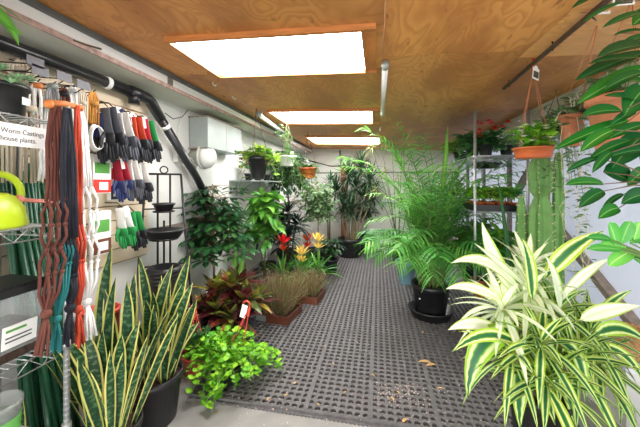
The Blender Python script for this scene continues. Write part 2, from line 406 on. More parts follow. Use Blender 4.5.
l_strap = leafmat('bromeliad_leaf', [(0, G(96, 156, 62)), (1, G(58, 122, 44))], .3, .25, 0, None, .6, .04)
l_redbract = leafmat('red_bract', [(0, G(232, 60, 36)), (1, G(214, 30, 28))], .35, .25, 0, None, .35, .03)
l_yelbract = leafmat('yellow_bract', [(0, G(252, 222, 120)), (1, G(248, 208, 96))], .35, .25, 0, None, .3, .04)
l_spider = leafmat('spider_plant_leaf', [(0, G(224, 236, 180)), (.3, G(206, 224, 150)), (.45, G(96, 160, 70)), (1, G(80, 148, 60))], .4, .3, 0, None, .5, .04)
l_succ = leafmat('grey_green_succulent_leaf', [(0, G(170, 204, 160)), (1, G(124, 170, 120))], .45, .2, 0, None, .5, .04)
l_white = leafmat('white_petal', [(0, G(252, 252, 248)), (1, G(250, 250, 250))], .5, .25, 0, None, .1, .0)

# ================================================================== SETTING
WL, WR, WB = -1.85, 1.75, 7.0        # inner faces of the walls
LE, RE = -1.57, 1.49                 # ceiling edges at the two soffits
mb = MB(); mb.span((-2.2, -3, -.12), (2.3, WB+.2, 0)); struct('floor', mb, m_concrete, 'pale grey concrete floor slab under the rubber mats')
sky = [(-1.17, -.085, 1.52, 2.08), (-1.20, -.065, 3.20, 3.86), (-1.22, .02, 5.05, 5.95)]
def slab(mb, x0, x1, y0, y1, tint, th=.02, g=.0012):
    x0 += g; x1 -= g; y0 += g; y1 -= g
    vs = []
    for dz in (0, th):
        for x, y in ((x0, y0), (x1, y0), (x1, y1), (x0, y1)): vs.append((x, y, ceil_z(x)+dz))
    mb.add(vs, [(3, 2, 1, 0), (4, 5, 6, 7), (0, 1, 5, 4), (1, 2, 6, 5), (2, 3, 7, 6), (3, 0, 4, 7)], tint=tint)
mb = MB(); rr = random.Random(4)
ys = [-.9, .3, 1.52, 2.08, 3.20, 3.86, 5.05, 5.95, WB]
for i in range(len(ys)-1):            # left bay, with the three openings left out
    t = rr.random()
    hole = [s for s in sky if abs(s[2]-ys[i]) < 1e-6]
    if hole:
        h = hole[0]; slab(mb, LE, h[0], ys[i], ys[i+1], t); slab(mb, h[1], .03, ys[i], ys[i+1], t)
    else: slab(mb, LE, .03, ys[i], ys[i+1], t)
for y0, y1, t in ((-.9, 1.9, .75), (1.9, 4.34, .35), (4.34, WB, .15)): slab(mb, .03, .83, y0, y1, t)
ceiling = struct('ceiling', mb, m_ply, 'orange brown plywood sheet ceiling')
mb = MB()
for y0, y1, t in ((-.9, .9, .5), (.9, 2.0, .8)): slab(mb, .83, RE, y0, y1, t)
struct('sheet', mb, m_ply_light, parent=ceiling)
mb = MB()
for y0, y1, t in ((2.0, 3.4, .3), (3.4, 5.2, .1), (5.2, WB, .2)): slab(mb, .83, RE, y0, y1, t)
struct('sheet', mb, m_ply, parent=ceiling)
mb = MB(); mb.span((-2.2, -.9, 2.46), (2.3, 7.2, 2.48)); struct('roof_deck', mb, m_rawwood, parent=ceiling)
for k, (x0, x1, y0, y1) in enumerate(sky):
    fr = MB(); w = .075; th = .03
    def fbar(xa, xb, ya, yb):
        vs = []
        for dz in (-th, .07):
            for x, y in ((xa, ya), (xb, ya), (xb, yb), (xa, yb)): vs.append((x, y, ceil_z(x)+dz))
        fr.add(vs, [(3, 2, 1, 0), (4, 5, 6, 7), (0, 1, 5, 4), (1, 2, 6, 5), (2, 3, 7, 6), (3, 0, 4, 7)])
    fbar(x0-.02, x1+w, y0-.025, y0); fbar(x0-.02, x1+w, y1, y1+.025); fbar(x0-.02, x0, y0, y1); fbar(x1, x1+.02, y0, y1)
    lab = ['large front skylight nearest the viewer in the plywood ceiling', 'middle skylight in the plywood ceiling', 'small far skylight near the back wall'][k]
    wn = bpy.data.objects.new('window_%d' % (k+1), None); C.objects.link(wn); wn['kind'] = 'structure'; wn['label'] = lab; wn['category'] = 'skylight'
    struct('frame', fr, m_trimwood, parent=wn)
    flatbar = MB()
    vs = [(x, y, ceil_z(x)-.012) for x, y in ((x1+.02, y0-.02), (x1+w, y0-.02), (x1+w, y1+.02), (x1+.02, y1+.02))]
    vs += [(a, b, c+.012) for a, b, c in vs]
    flatbar.add(vs, [(3, 2, 1, 0), (4, 5, 6, 7), (0, 1, 5, 4), (1, 2, 6, 5), (2, 3, 7, 6), (3, 0, 4, 7)]); struct('side_board', flatbar, m_trimwood, parent=wn)
    pn = MB(); vs = []
    for dz in (-.004, .012):
        for x, y in ((x0, y0), (x1, y0), (x1, y1), (x0, y1)): vs.append((x, y, ceil_z(x)+dz))
    pn.add(vs, [(3, 2, 1, 0), (4, 5, 6, 7), (0, 1, 5, 4), (1, 2, 6, 5), (2, 3, 7, 6), (3, 0, 4, 7)]); struct('pane', pn, m_pane_mid if k == 1 else m_pane, parent=wn)
mb = MB(); mb.span((WL-.12, -.9, 0), (WL, WB+.1, 2.233)); wl = struct('wall_left', mb, m_white, 'white painted board wall on the left')
mb = MB(); mb.span((WL, 2.0, 1.06), (WL+.03, 6.9, 1.13)); struct('trim_1', mb, m_rawwood, 'weathered wooden rail along the left wall behind the plants')
mb = MB(); mb.span((WL-.12, -.9, 2.233), (LE, WB, 2.25)); sf = struct('trim_2', mb, m_soffit, 'pale soffit ledge along the top of the left wall')
mb = MB(); mb.span((LE, -.9, 2.228), (LE+.012, WB, 2.256)); struct('peeling_edge', mb, m_edge, parent=sf)
mb = MB(); mb.span((LE-.03, -.9, 2.25), (LE-.002, WB, 2.40)); up = struct('trim_3', mb, m_fascia, 'white fascia strip between ledge and ceiling on the left')
mb = MB(); mb.span((LE-.002, -.9, 2.318), (LE+.03, WB, 2.342)); struct('ceiling_strip', mb, m_darktrim, parent=up)
for y in (.70, 2.02, 4.4):
    mb = MB(); mb.span((LE-.002, y, 2.256), (LE+.008, y+.05, 2.33)); struct('batten', mb, m_rawwood, parent=up)
mb = MB(); mb.span((WL-.1, WB, 0), (WR+.1, WB+.12, 2.5)); wb = struct('wall_back', mb, m_white_back, 'off-white panelled back wall')
mb = MB(); mb.span((-1.8, WB-.012, 1.75), (1.7, WB, 1.775)); struct('panel_seam', mb, m_darktrim, parent=wb)
mb = MB(); mb.span((-1.8, WB-.02, 1.1), (1.7, WB, 1.14)); struct('rail', mb, m_bluegrey, parent=wb)
mb = MB(); mb.span((WR, 1.2, 0), (WR+.004, WB+.1, 2.3)); wr = struct('wall_right', mb, m_fibreglass, 'pale bluish grey panel wall on the right')
mb = MB(); mb.span((RE, 1.2, 2.2), (WR, WB, 2.24)); mb.span((RE, 1.2, 2.10), (RE+.03, WB, 2.2)); tp = struct('trim_4', mb, m_soffit, 'grey top plate and soffit along the right wall')
mb = MB(); mb.span((RE-.012, 1.2, 2.08), (RE+.02, WB, 2.10)); struct('white_rail', mb, m_white, parent=tp)
def bar(mb, a, b, w, h):
    a = Vector(a); b = Vector(b); d = b-a; L = d.length; q = d.to_track_quat('Z', 'X').to_matrix()
    mb.box((a+b)/2, (w, h, L), q); return mb
mb = MB(); bar(mb, (WR-.03, 3.45, 1.16), (WR-.03, 2.2, .42), .05, .085); struct('trim_5', mb, m_rawwood, 'weathered diagonal brace on the right wall')
mb = MB(); bar(mb, (WR-.03, 4.25, 1.35), (WR-.03, 3.4, 1.98), .05, .085); struct('trim_6', mb, m_rawwood, 'weathered diagonal brace behind the right wire shelving')
k = 0
for y in (3.5, 4.4, 5.4, 6.3):
    mb = MB(); mb.span((WR-.045, y, 0), (WR, y+.05, 2.2)); struct('trim_%d' % (7+k), mb, m_rawwood, 'weathered upright stud on the right wall, number %d from the front' % (k+1)); k += 1
# slatwall
mb = MB(); mb.cur = 1; mb.span((WL, .3, .93), (WL+.006, 2.12, 2.15)); mb.cur = 0
z = .94
while z < 2.13:
    mb.span((WL+.006, .3, z), (WL+.022, 2.12, min(z+.094, 2.15))); z += .102
struct('trim_20', mb, [m_slat, m_groove], 'beige slatwall display panel on the left wall')
# ceiling hooks
for k, (u, v) in enumerate(((213, 82), (233, 96))):
    p = onZ(u, v, 2.33); mb = MB()
    mb.tube([p, p+Vector((0, 0, -.02)), p+Vector((.02, 0, -.035)), p+Vector((.03, 0, -.02))], .004)
    tag(mb.build('ceiling_hook', m_white), ['white screw hook in plywood beside front skylight, nearer one', 'white screw hook in plywood beside front skylight, farther one'][k], 'hook')
# rubber mats
def mat_mesh(nx, ny, edge=False):
    mb = MB(); p = .42/8; h = .02
    for ix in range(nx):
        for iy in range(ny):
            cx = ix*p+p/2; cy = iy*p+p/2; a = p/2; r = p*.385
            vs = [(cx-a, cy-a, h), (cx+a, cy-a, h), (cx+a, cy+a, h), (cx-a, cy+a, h)]
            for zz in (h, .001):
                for q in range(8):
                    an = -PI*.75+PI/4*q; vs.append((cx+r*math.cos(an), cy+r*math.sin(an), zz))
            fs = []
            for s in range(4):
                a0 = 4+2*s; a1 = 4+(2*s+1) % 8; a2 = 4+(2*s+2) % 8
                fs += [(s, (s+1) % 4, a2, a1), (s, a1, a0)] if False else [(s, (s+1) % 4, a1), (s, a1, a0), ((s+1) % 4, a2, a1)]
            for q in range(8):
                fs.append((4+q, 4+(q+1) % 8, 12+(q+1) % 8, 12+q))
            mb.add(vs, fs)
    X = nx*p; Y = ny*p
    for x in range(0, nx+1, 8): mb.span((max(0, x*p-.016), 0, h-.002), (min(X, x*p+.016), Y, h+.003))
    for y in sorted({0, ny} | ({13} if ny > 14 else set())): mb.span((0, max(0, y*p-.007), h-.002), (X, min(Y, y*p+.007), h+.003))
    mb.span((0, 0, .0005), (X, .006, h)); mb.span((0, Y-.006, .0005), (X, Y, h)); mb.span((0, 0, .0005), (.006, Y, h)); mb.span((X-.006, 0, .0005), (X, Y, h))
    if edge:
        mb.span((0, -.03, .0005), (X, -.0, .006)); mb.span((0, -.008, .001), (X, .004, .023))
        for i in range(nx*2): mb.lathe([(.007, .0005), (.007, .010), (.004, .014)], (i*p/2+.012, -.03, 0), 6, False)
    return mb
cols = [(-1.31, 'left'), (-.47, 'middle'), (.37, 'right')]
rowd = [(1.91, 8, 'narrow black rubber drainage mat along the front concrete edge, %s of the three'),
        (2.33, 26, 'black perforated rubber mat in the %s column, just behind the front strip'),
        (2.33+26*.0525, 26, 'black perforated rubber mat in the %s column, halfway down the aisle'),
        (2.33+52*.0525, 26, 'black perforated rubber mat in the %s column, toward the back of the aisle'),
        (2.33+78*.0525, 11, 'short black rubber mat in the %s column, against the back wall')]
for y, ny, lab in rowd:
    first = None
    for x, side in cols:
        if first is None:
            first = mat_mesh(16, ny, ny == 8).build('rubber_mat', m_rubber); first.location = (x, y, 0)
            tag(first, lab % side, 'floor mat', 'rubber drainage mats')
        else: copy_thing(first, (x, y, 0), label=lab % side)

# ------------------------------------------------------------------ LEFT WALL FITTINGS
px = -1.75
t = thing('drain_pipe', 'thick black plastic pipe running under the left ledge, then diagonally down the wall', 'pipe', (px, .2, 2.166))
el = onX(140, 97, px); p1 = onX(150, 101, px); p2 = onX(197, 178, px); p3 = onX(212, 208, px)
run = MB(); run.tube([(px, -.5, 2.166), (px, 1.2, 2.166), (px, el.y-.02, 2.166)], .036, 14); run.build('straight_run', m_pipe, t, t.location)
e = MB(); e.tube([(px, el.y-.10, 2.166), (px, el.y, 2.166), (px, (el.y+p1.y)/2+.02, 2.16), p1, p1*.8+p2*.2], [.043, .043, .043, .043, .04], 14); e.build('elbow', m_pipe, t, t.location)
e = MB(); q = onX(134, 101, px); e.tube([(px, q.y, 2.166), (px, q.y, 2.085)], [.034, .038], 14); e.build('branch_stub', m_pipe, t, t.location)
e = MB(); e.tube([p1, p2, p3], .036, 14); e.build('sloping_run', m_pipe, t, t.location)
for c, d in (((px, onX(107, 84, px).y, 2.166), Vector((0, 1, 0))), (p1*.72+p2*.28, (p2-p1).normalized()), ((px, 1.02, 2.166), Vector((0, 1, 0)))):
    c = Vector(c); e = MB(); e.tube([c-d*.014, c+d*.014], .041, 14); e.span((px-.096, c.y-.01, c.z-.004), (px-.03, c.y+.01, c.z+.004)); e.build('clamp', m_paper, t, t.location)
t = thing('air_duct', 'long galvanised sheet metal duct hung under the left ledge', 'duct', (-1.74, 3.0, 1.85))
a = MB(); a.span((-1.84, 2.68, 1.86), (-1.64, 3.42, 2.16)); a.build('body', m_galv, t, t.location)
a = MB(); a.span((-1.845, 2.67, 2.16), (-1.63, 3.44, 2.172)); a.span((-1.845, 2.67, 1.848), (-1.66, 2.72, 1.86)); a.build('wood_edge', m_rawwood, t, t.location)
a = MB(); a.span((-1.642, 3.05, 1.862), (-1.636, 3.06, 2.16)); a.build('seam', m_chrome, t, t.location)
t = thing('wall_lamp', 'round white plastic lamp below the galvanised duct', 'lamp', (WL, 2.98, 1.72))
rot = Matrix.Rotation(PI/2, 3, 'Y')
c = onX(205, 157, -1.72)
a = MB(); a.lathe([(.02, -.10), (.08, -.085), (.115, -.04), (.12, 0)], (c.x, c.y, c.z), 20, True, rot.inverted()); a.build('dome', m_white, t, t.location)
a = MB(); a.lathe([(.125, 0), (.128, .02), (.09, .03), (.09, .125)], (c.x, c.y, c.z), 20, True, rot.inverted()); a.build('housing', m_soffit, t, t.location)
t = thing('junction_box', 'small white electrical box with cable on the left wall beside the pipe', 'electrical box', onX(176, 155, WL))
c = t.location; a = MB(); a.box(c+Vector((.025, 0, 0)), (.05, .09, .13)); a.build('box', m_white, t, t.location)
a = MB(); a.box(c+Vector((.052, 0, .01)), (.006, .05, .07)); a.build('switch_plate', m_soffit, t, t.location)
a = MB(); a.tube([c+Vector((.03, .04, -.03)), c+Vector((.05, .16, -.02)), c+Vector((.05, .24, -.10)), c+Vector((.03, .27, -.22))], .007); a.tube([c+Vector((.03, 0, .06)), c+Vector((.01, .01, .25)), c+Vector((.02, .06, .42))], .006); a.build('cable', m_white, t, t.location)
a = MB(); a.tube([onX(165, 113, -1.7), onX(173, 119, -1.72), onX(182, 117, -1.72), onX(188, 110, -1.7)], .004)
tag(a.build('loose_wire', m_pipe), 'thin loose dark wire sagging from the pipe clamp to the duct', 'wire')
a = MB(); a.tube([onX(73, 40, LE+.012), onX(87, 45, LE+.018), onX(101, 49, LE+.012)], .005)
tag(a.build('twig', m_darkbark), 'thin dark twig stuck on the white fascia strip', 'twig')
# strip light on the left and the tube on the ceiling
def tube_light(label, a, b, r=.02):
    a = Vector(a); b = Vector(b); d = (b-a).normalized()
    t = thing('tube_light', label, 'tube light', a)
    e = MB(); e.tube([a+d*.03, b-d*.03], r, 12); e.build('tube', m_tube, t, t.location)
    for p, q in ((a, 1), (b, -1)):
        e = MB(); e.tube([p, p+d*.05*q], r*1.2, 12); e.build('end_cap', m_galv, t, t.location)
    for p in (a+d*.12, b-d*.12):
        e = MB(); e.span((p.x-.006, p.y-.01, p.z), (p.x+.006, p.y+.01, ceil_z(p.x)+.002)); e.build('bracket', m_galv, t, t.location)
tube_light('white fluorescent tube on the plywood ceiling right of the skylights', (.045, 1.92, 2.25), (.045, 3.3, 2.25), .02)
tube_light('thin fluorescent tube above the black hanging pot on the left', W(258, 114, 3.30), W(281, 131, 4.2), .024)

# ------------------------------------------------------------------ NEAR LEFT WIRE SHELVING AND WHAT STANDS ON IT
def wire_shelf_mb(x0, x1, y0, y1, z, step=.03, drop=.05):
    m = MB(); r = .0035
    loop = [(x0, y0), (x1, y0), (x1, y1), (x0, y1), (x0, y0)]
    for dz in (0, -drop):
        for i in range(4): m.tube([(*loop[i], z+dz), (*loop[i+1], z+dz)], r)
    for i in range(4):
        a = Vector((*loop[i], z)); b = Vector((*loop[i+1], z)); n = max(4, int((b-a).length/.05)); pts = []
        for k in range(n+1): pts.append(a+(b-a)*(k/n)+Vector((0, 0, 0 if k % 2 == 0 else -drop)))
        m.tube(pts, r*.8, 5)
    y = y0+step
    if (x1-x0) < (y1-y0) or True:
        while y < y1-.005: m.tube([(x0, y, z+.003), (x1, y, z+.003)], r*.75, 5); y += step
    for k in (1, 2): xx = x0+(x1-x0)*k/3; m.tube([(xx, y0, z-.004), (xx, y1, z-.004)], r*.9, 5)
    return m
SX0, SX1, SY0, SY1 = -1.80, -1.40, .25, 1.08
t = thing('wire_shelving', 'chrome wire shelving unit at the near left, holding the watering can', 'shelving', ((SX0+SX1)/2, .66, 0))
for z in (.40, .78, 1.32, 1.77): wire_shelf_mb(SX0, SX1, SY0, SY1, z).build('wire_shelf', m_chrome, t, t.location)
for x, y in ((SX1+.005, SY1+.045), (SX0, SY1+.045), (SX1, SY0-.02), (SX0, SY0-.02)):
    e = MB(); e.tube([(x, y, 0), (x, y, 1.86)], .0125, 10)
    zz = .05
    while zz < 1.85: e.tube([(x, y, zz), (x, y, zz+.004)], .0138, 10); zz += .025
    e.build('post', m_chrome, t, t.location)
for z in (.40, .78, 1.32, 1.77):
    for x, y, y2 in ((SX1+.005, SY1+.045, SY1), (SX0, SY1+.045, SY1), (SX1+.005, SY0-.02, SY0), (SX0, SY0-.02, SY0)):
        e = MB(); e.tube([(x, y, z-.03), (x, y, z+.01)], .019, 10); e.tube([(x, y, z-.01), (x, y2, z-.01)], .004); e.build('collar', m_chrome, t, t.location)
# sign
t = thing('sign', 'white paper sign with two dark lines of text on the top wire shelf', 'sign', (SX1+.006, .95, 1.69))
e = MB(); e.span((SX1+.0045, .74, 1.648), (SX1+.0075, 1.065, 1.735)); e.build('paper', m_paper, t, t.location)
def text(body, loc, size, rot, mat, name, parent, align='RIGHT', xs=1.0):
    cu = bpy.data.curves.new(name, 'FONT'); cu.body = body; cu.size = size; cu.align_x = align; cu.extrude = .0003
    cu.materials.append(mat)
    tmp = bpy.data.objects.new(name, cu); C.objects.link(tmp); bpy.context.view_layer.update()
    me = bpy.data.meshes.new_from_object(tmp.evaluated_get(bpy.context.evaluated_depsgraph_get())); bpy.data.objects.remove(tmp)
    o = bpy.data.objects.new(name, me); C.objects.link(o); o.parent = parent
    o.location = Vector(loc)-parent.location; o.rotation_euler = rot; o.scale = (xs, 1, 1); return o
text('e Worm Castings', (SX1+.008, 1.028, 1.697), .027, (PI/2, 0, PI/2), m_ink, 'lettering', t, xs=.86)
text('house plants.', (SX1+.008, 1.0, 1.667), .027, (PI/2, 0, PI/2), m_ink, 'lettering', t, xs=.86)

def pot_parts(t, r0, r1, h, mat, soil=True, rim=.012, n=28, name='pot', z0=0, sx=1.0, soil_z=.88):
    e = MB()
    e.lathe([(r0*.98, z0), (r0, z0+.004), (r1*.97, z0+h*.86), (r1*.99, z0+h*.86), (r1+rim*.5, z0+h*.88), (r1+rim*.5, z0+h), (r1-.006, z0+h), (r1*.93, z0+h*.8), (r0*.9, z0+.02), (.0, z0+.018)], n=n, sx=sx)
    p = e.build(name, mat, t)
    if soil:
        e = MB(); rs = r0+(r1-r0)*soil_z-.006
        e.lathe([(0, z0+h*soil_z+.006), (rs*.6, z0+h*soil_z+.004), (rs, z0+h*soil_z-.002), (rs*.98, z0+h*soil_z-.03)], n=n, sx=sx); e.build('soil', m_soil, t)
    return p
def rnd(s): return random.Random(s)

# succulent pot on the top shelf
c = Vector((-1.50, .945, 1.777))
t = thing('potted_succulent', 'black pot of grey green succulent on the top wire shelf at far left', 'plant', c)
pot_parts(t, .072, .086, .125, m_black)
e = MB(); e.box((.082, .035, .06), (.004, .035, .03), Matrix.Rotation(.35, 3, 'Z')); e.build('price_label', m_paper, t)
R = rnd(2); random.seed(2); e = MB()
for k in range(26):
    a = R.random()*2*PI; rr_ = R.random()**.5*.1; c0 = Vector((math.cos(a)*rr_, math.sin(a)*rr_, .13+R.random()*.05-max(0, rr_-.07)*.6))
    for q in range(9):
        b = q*2.4; el_ = .3+.09*q
        e.leaf(c0, (math.cos(b), math.sin(b), el_), .032, .014, .1, OVATE, .25, 3)
e.build('foliage', l_succ, t)
# watering can
c = Vector((-1.50, .895, 1.326))
t = thing('watering_can', 'lime green plastic watering can on the middle wire shelf', 'watering can', c)
e = MB(); e.lathe([(.0, .0), (.128, .0), (.135, .012), (.122, .08), (.09, .125), (.065, .138), (.05, .139), (.045, .125)], n=28, sx=.8); b0 = e.build('body', m_lime, t)
e = MB(); pts = []
for k in range(15):
    a = -.55+k*(PI*1.12)/14; pts.append((0, .045+.078*math.cos(a), .135+.080*math.sin(a)))
e.tube([(0, .112, .05)]+pts, .0135, 10); hd = e.build('handle', m_lime, t)
e = MB(); e.tube([(0, -.09, .05), (0, -.2, .13), (0, -.29, .23)], [.032, .024, .018], 12); e.build('spout', m_lime, t)
e = MB(); e.tube([(0, .108, .095), (.0, .122, .12)], .0165, 12); e.tube([(.012, .115, .108), (.014, .17, .100), (.016, .25, .092)], .009, 6, flat=.2); e.build('marking_tape', m_pink, t)
# clear bin
c = Vector((-1.51, .965, .788))
t = thing('storage_bin', 'clear plastic tub of soil with dark lid on the lower wire shelf', 'storage bin', c)
e = MB(); e.box((0, 0, .14), (.20, .17, .27)); 
bm_v = []
for x, y, z in e.v:
    k = 1.0 if z > .14 else .76; bm_v.append((x*k, y*k, z))
e.v = bm_v; e.f = e.f[:1]+e.f[2:]; e.sm = e.sm[:1]+e.sm[2:]; e.mi = e.mi[:1]+e.mi[2:]; e.build('tub', m_clear, t)
e = MB(); e.box((0, 0, .075), (.155, .13, .13), taper=1.1); e.build('castings', m_soil, t)
e = MB(); e.box((0, 0, .287), (.222, .192, .03)); e.box((0, 0, .305), (.20, .17, .012)); e.build('lid', m_black, t)
e = MB(); rl = Matrix.Rotation(-.12, 3, 'Y'); e.box((.0905, -.005, .11), (.003, .12, .09), Matrix.Rotation(.09, 3, 'Y')); lb = e.build('label', m_paper, t)
e = MB(); e.box((.0935, -.02, .135), (.003, .07, .01), Matrix.Rotation(.09, 3, 'Y')); e.build('green_print', m_green_ink, lb)
e = MB(); e.box((.0918, -.01, .108), (.003, .09, .005), Matrix.Rotation(.09, 3, 'Y')); e.box((.0905, -.01, .092), (.003, .09, .005), Matrix.Rotation(.09, 3, 'Y')); e.build('grey_print', m_ink, lb)
# tub + small snake plant + dark pot low at the left edge
c = Vector((-1.49, .925, .406))
t = thing('deli_tub', 'round clear tub with a printed label at the bottom left corner', 'tub', c)
e = MB(); e.lathe([(.06, 0), (.077, .21), (.081, .21), (.081, .224), (.074, .224), (.057, .004)], n=24); e.build('cup', m_clear, t)
e = MB(); e.lathe([(.0645, .03), (.074, .165), (.075, .165), (.0655, .03)], n=24); e.build('label_band', m_green_ink, t)
e = MB(); e.lathe([(0, .005), (.055, .005), (.062, .06), (0, .07)], n=20); e.build('pellets', m_dry, t)
p = W(27, 440, 1.42); c = Vector((p.x-.0, p.y-.02, 0))
t = thing('small_snake_plant', 'small single-leaved snake plant at the bottom left corner', 'plant', c)
pot_parts(t, .06, .08, .16, m_black)
e = MB()
for u, v, d, w, bx in ((23, 399, 1.42, .032, -.01), (14, 446, 1.40, .03, -.04), (36, 428, 1.46, .03, .03)):
    e.leaf_to((bx, 0, .14), W(u, v, d)-c, w, ((bx*1.2, 0, .3)), SNAKE, .1, 8, face=(.8, -.6, 0))
e.build('foliage', l_snake, t)

# green stakes leaning behind the shelving
stake0 = None; R = rnd(5)
for k in range(22):
    u0 = -6+k*2.75+R.uniform(-1, 1); topv = [165, 190, 178, 172, 196, 184][k % 6]
    top = onX(u0+2, topv if k > 4 else 150, -1.80); d = top
    lean = R.uniform(.0, .10); foot = Vector((-1.80+.05+R.uniform(0, .10), top.y+lean+.02, 0))
    L = (top-foot).length
    if stake0 is None:
        e = MB(); e.tube([(0, 0, 0), (0, 0, 1.0)], .0105, 8); 
        for q in range(7): e.tube([(0, 0, q/7+.02), (0, 0, q/7+.024)], .0112, 8)
        e.tube([(0, 0, .998), (0, 0, 1.006)], [.0115, .006], 8)
        stake0 = e.build('plant_stake', m_stake); s = stake0
        tag(s, 'dark green coated plant stake leaning on the left wall behind the wire shelving', 'plant stake', 'green plant stakes')
    else: s = copy_thing(stake0)
    s.location = foot; s.rotation_mode = 'QUATERNION'; s.rotation_quaternion = (top-foot).to_track_quat('Z', 'Y'); s.scale = (1, 1, L)
for k, (u0, v0, u1, v1) in enumerate(((26, 232, 62, 420), (33, 236, 70, 420), (38, 345, 48, 420), (20, 240, 54, 420))):
    a = onX(u0, v0, -1.74); b = onX(u1, v1, -1.62); foot = a+(b-a)*((0-a.z)/(b.z-a.z)); s = copy_thing(stake0)
    s.location = foot; s.rotation_mode = 'QUATERNION'; s.rotation_quaternion = (a-foot).to_track_quat('Z', 'Y'); s.scale = (1.15, 1.15, (a-foot).length)
    s['label'] = 'dark green coated plant stake slanting in front of the upright ones'; s['group'] = 'slanting green plant stakes'

# ------------------------------------------------------------------ HOOKS, CORDS AND HANGERS
for k, (u, v, lab) in enumerate(((35, 62, 'grey price plate on a wall hook, upper one of the stacked pair'), (40, 71, 'grey price plate on a wall hook, lower one of the stacked pair'),
        (64, 77, 'grey price plate on a wall hook above the white cord hanks'), (83, 85, 'grey price plate on a wall hook left of the golden brown hank'))):
    tip = onX(u, v, -1.60)
    t = thing('display_hook', lab, 'hook', Vector((WL+.022, tip.y, tip.z)))
    e = MB(); e.tube([(WL+.022, tip.y, tip.z+.02), tip+Vector((0, 0, -.01)), tip], .0035); e.tube([(WL+.022, tip.y, tip.z-.02), tip+Vector((-.05, 0, -.04)), tip+Vector((-.005, 0, -.02))], .003); e.build('wire', m_blackmetal, t, t.location)
    e = MB(); e.box(tip+Vector((.003, 0, 0)), (.003, .075, .045)); e.build('price_plate', m_grey_pot, t, t.location)
def hank(name, label, cat, u, vt, vb, X, mat, wpx, n=7, knot=None, capmat=None, seed=1, group=None):
    """a hank of cord folded over its hook, strands hanging straight down"""
    R = rnd(seed); top = onX(u, vt, X); bot = onX(u, vb, X); w = wpx/300*ray(u, vt).length*abs(X/ray(u, vt).x)*.8
    t = thing(name, label, cat, top, 0, group)
    e = MB(); H = top.z-bot.z
    for k in range(n):
        y = (k/(n-1)-.5)*w if n > 1 else 0; x = R.uniform(-.012, .012); hh = H*R.uniform(.9, 1.0)
        r = max(.0035, w/n*.62)
        e.tube([(0, y*.3, 0), (x, y*.9, -.04), (x+R.uniform(-.006, .006), y+R.uniform(-.004, .004), -hh*.5), (x, y*1.05, -hh)], r, 6, R.random())
    e.build('strands', mat, t)
    e = MB(); e.tube([(.02, 0, .012), (0, 0, .0), (-.03, 0, -.002), (WL+.022-X, 0, .01)], .003); e.build('hook', m_blackmetal, t)
    if knot is not None:
        e = MB(); e.tube([(0, 0, -H*knot+.012), (0, 0, -H*knot-.012)], w*.52, 10, flat=.7); e.build('binding', capmat or mat, t)
    return t
hank('cord_hank', 'beige jute cord hank behind the sign at far left', 'cord', 6, 96, 186, -1.70, m_tan, 8, 5, .1, seed=1)
hank('cord_hank', 'grey cord hank beside the beige jute hank behind the sign', 'cord', 15, 100, 184, -1.70, m_greycord, 7, 5, .1, seed=2)
hank('cord_hank', 'wide pale grey cord hank hanging below the sign', 'cord', 25, 98, 184, -1.68, m_tan, 17, 9, .12, seed=3)
hank('cord_hank', 'short white cord hank with an orange collar beside the succulent pot', 'cord', 37, 82, 116, -1.66, m_cotton, 9, 6, .12, m_orangewood, seed=4)
hank('cord_hank', 'white cord hank tied in a knot in front of the green stakes', 'cord', 45, 146, 182, -1.64, m_cotton, 10, 5, .4, seed=5)
hank('cord_hank', 'thin pale hank hanging at left of the succulent', 'cord', 29, 70, 112, -1.72, m_tan, 8, 5, .2, seed=6)
hank('chain_hank', 'silvery grey hank hanging between white and dark hanks', 'chain', 53, 84, 106, -1.66, m_greycord, 9, 6, .1, m_galv, seed=7)
hank('cord_hank', 'short black and brown hank under the long price plate row', 'cord', 64, 88, 108, -1.66, m_browncord, 9, 6, .3, m_black, seed=8)
hank('cord_hank', 'white cord hank hanging right beside the dark short hank', 'cord', 73, 86, 124, -1.68, m_cotton, 9, 6, .15, seed=9)
hank('cord_hank', 'off-white bunched cord hank next to the golden brown hank', 'cord', 82, 90, 200, -1.68, m_tan, 8, 6, .12, seed=10)
hank('cord_hank', 'pale jute hank hanging low between sign and brown plant hanger', 'cord', 20, 60, 130, -1.76, m_tan, 12, 6, .15, seed=12)
hank('cord_hank', 'white hank hanging far back above the green stakes, left of the peg', 'cord', 46, 96, 150, -1.76, m_cotton, 9, 6, .2, seed=13)
hank('cord_hank', 'grey cord hank just left of the white coiled loop', 'cord', 87, 96, 150, -1.74, m_greycord, 8, 6, .2, seed=14)
hank('cord_hank', 'dark brown hank with orange band above the green stakes', 'cord', 33, 84, 150, -1.76, m_browncord, 7, 5, .1, m_orangewood, seed=15)
hank('cord_hank', 'golden brown cord hank hanging left of the gloves', 'cord', 93, 92, 126, -1.68, m_gold, 11, 7, .35, seed=11)
t = thing('cord_coil', 'white coiled cord loop under the golden brown hank', 'cord', onX(95, 126, -1.68))
e = MB(); cc = onX(95, 138, -1.68)
for q in range(4):
    e.tube([(cc.x+q*.008, cc.y+math.sin(a_*PI/9)*.042, cc.z+math.cos(a_*PI/9)*(.08-.004*q)) for a_ in range(19)], .005, 6)
e.build('loops', m_cotton, t, t.location); e = MB(); e.tube([(cc.x, cc.y, cc.z+.08), (WL+.02, cc.y, cc.z+.14)], .003); e.build('hook_wire', m_blackmetal, t, t.location)

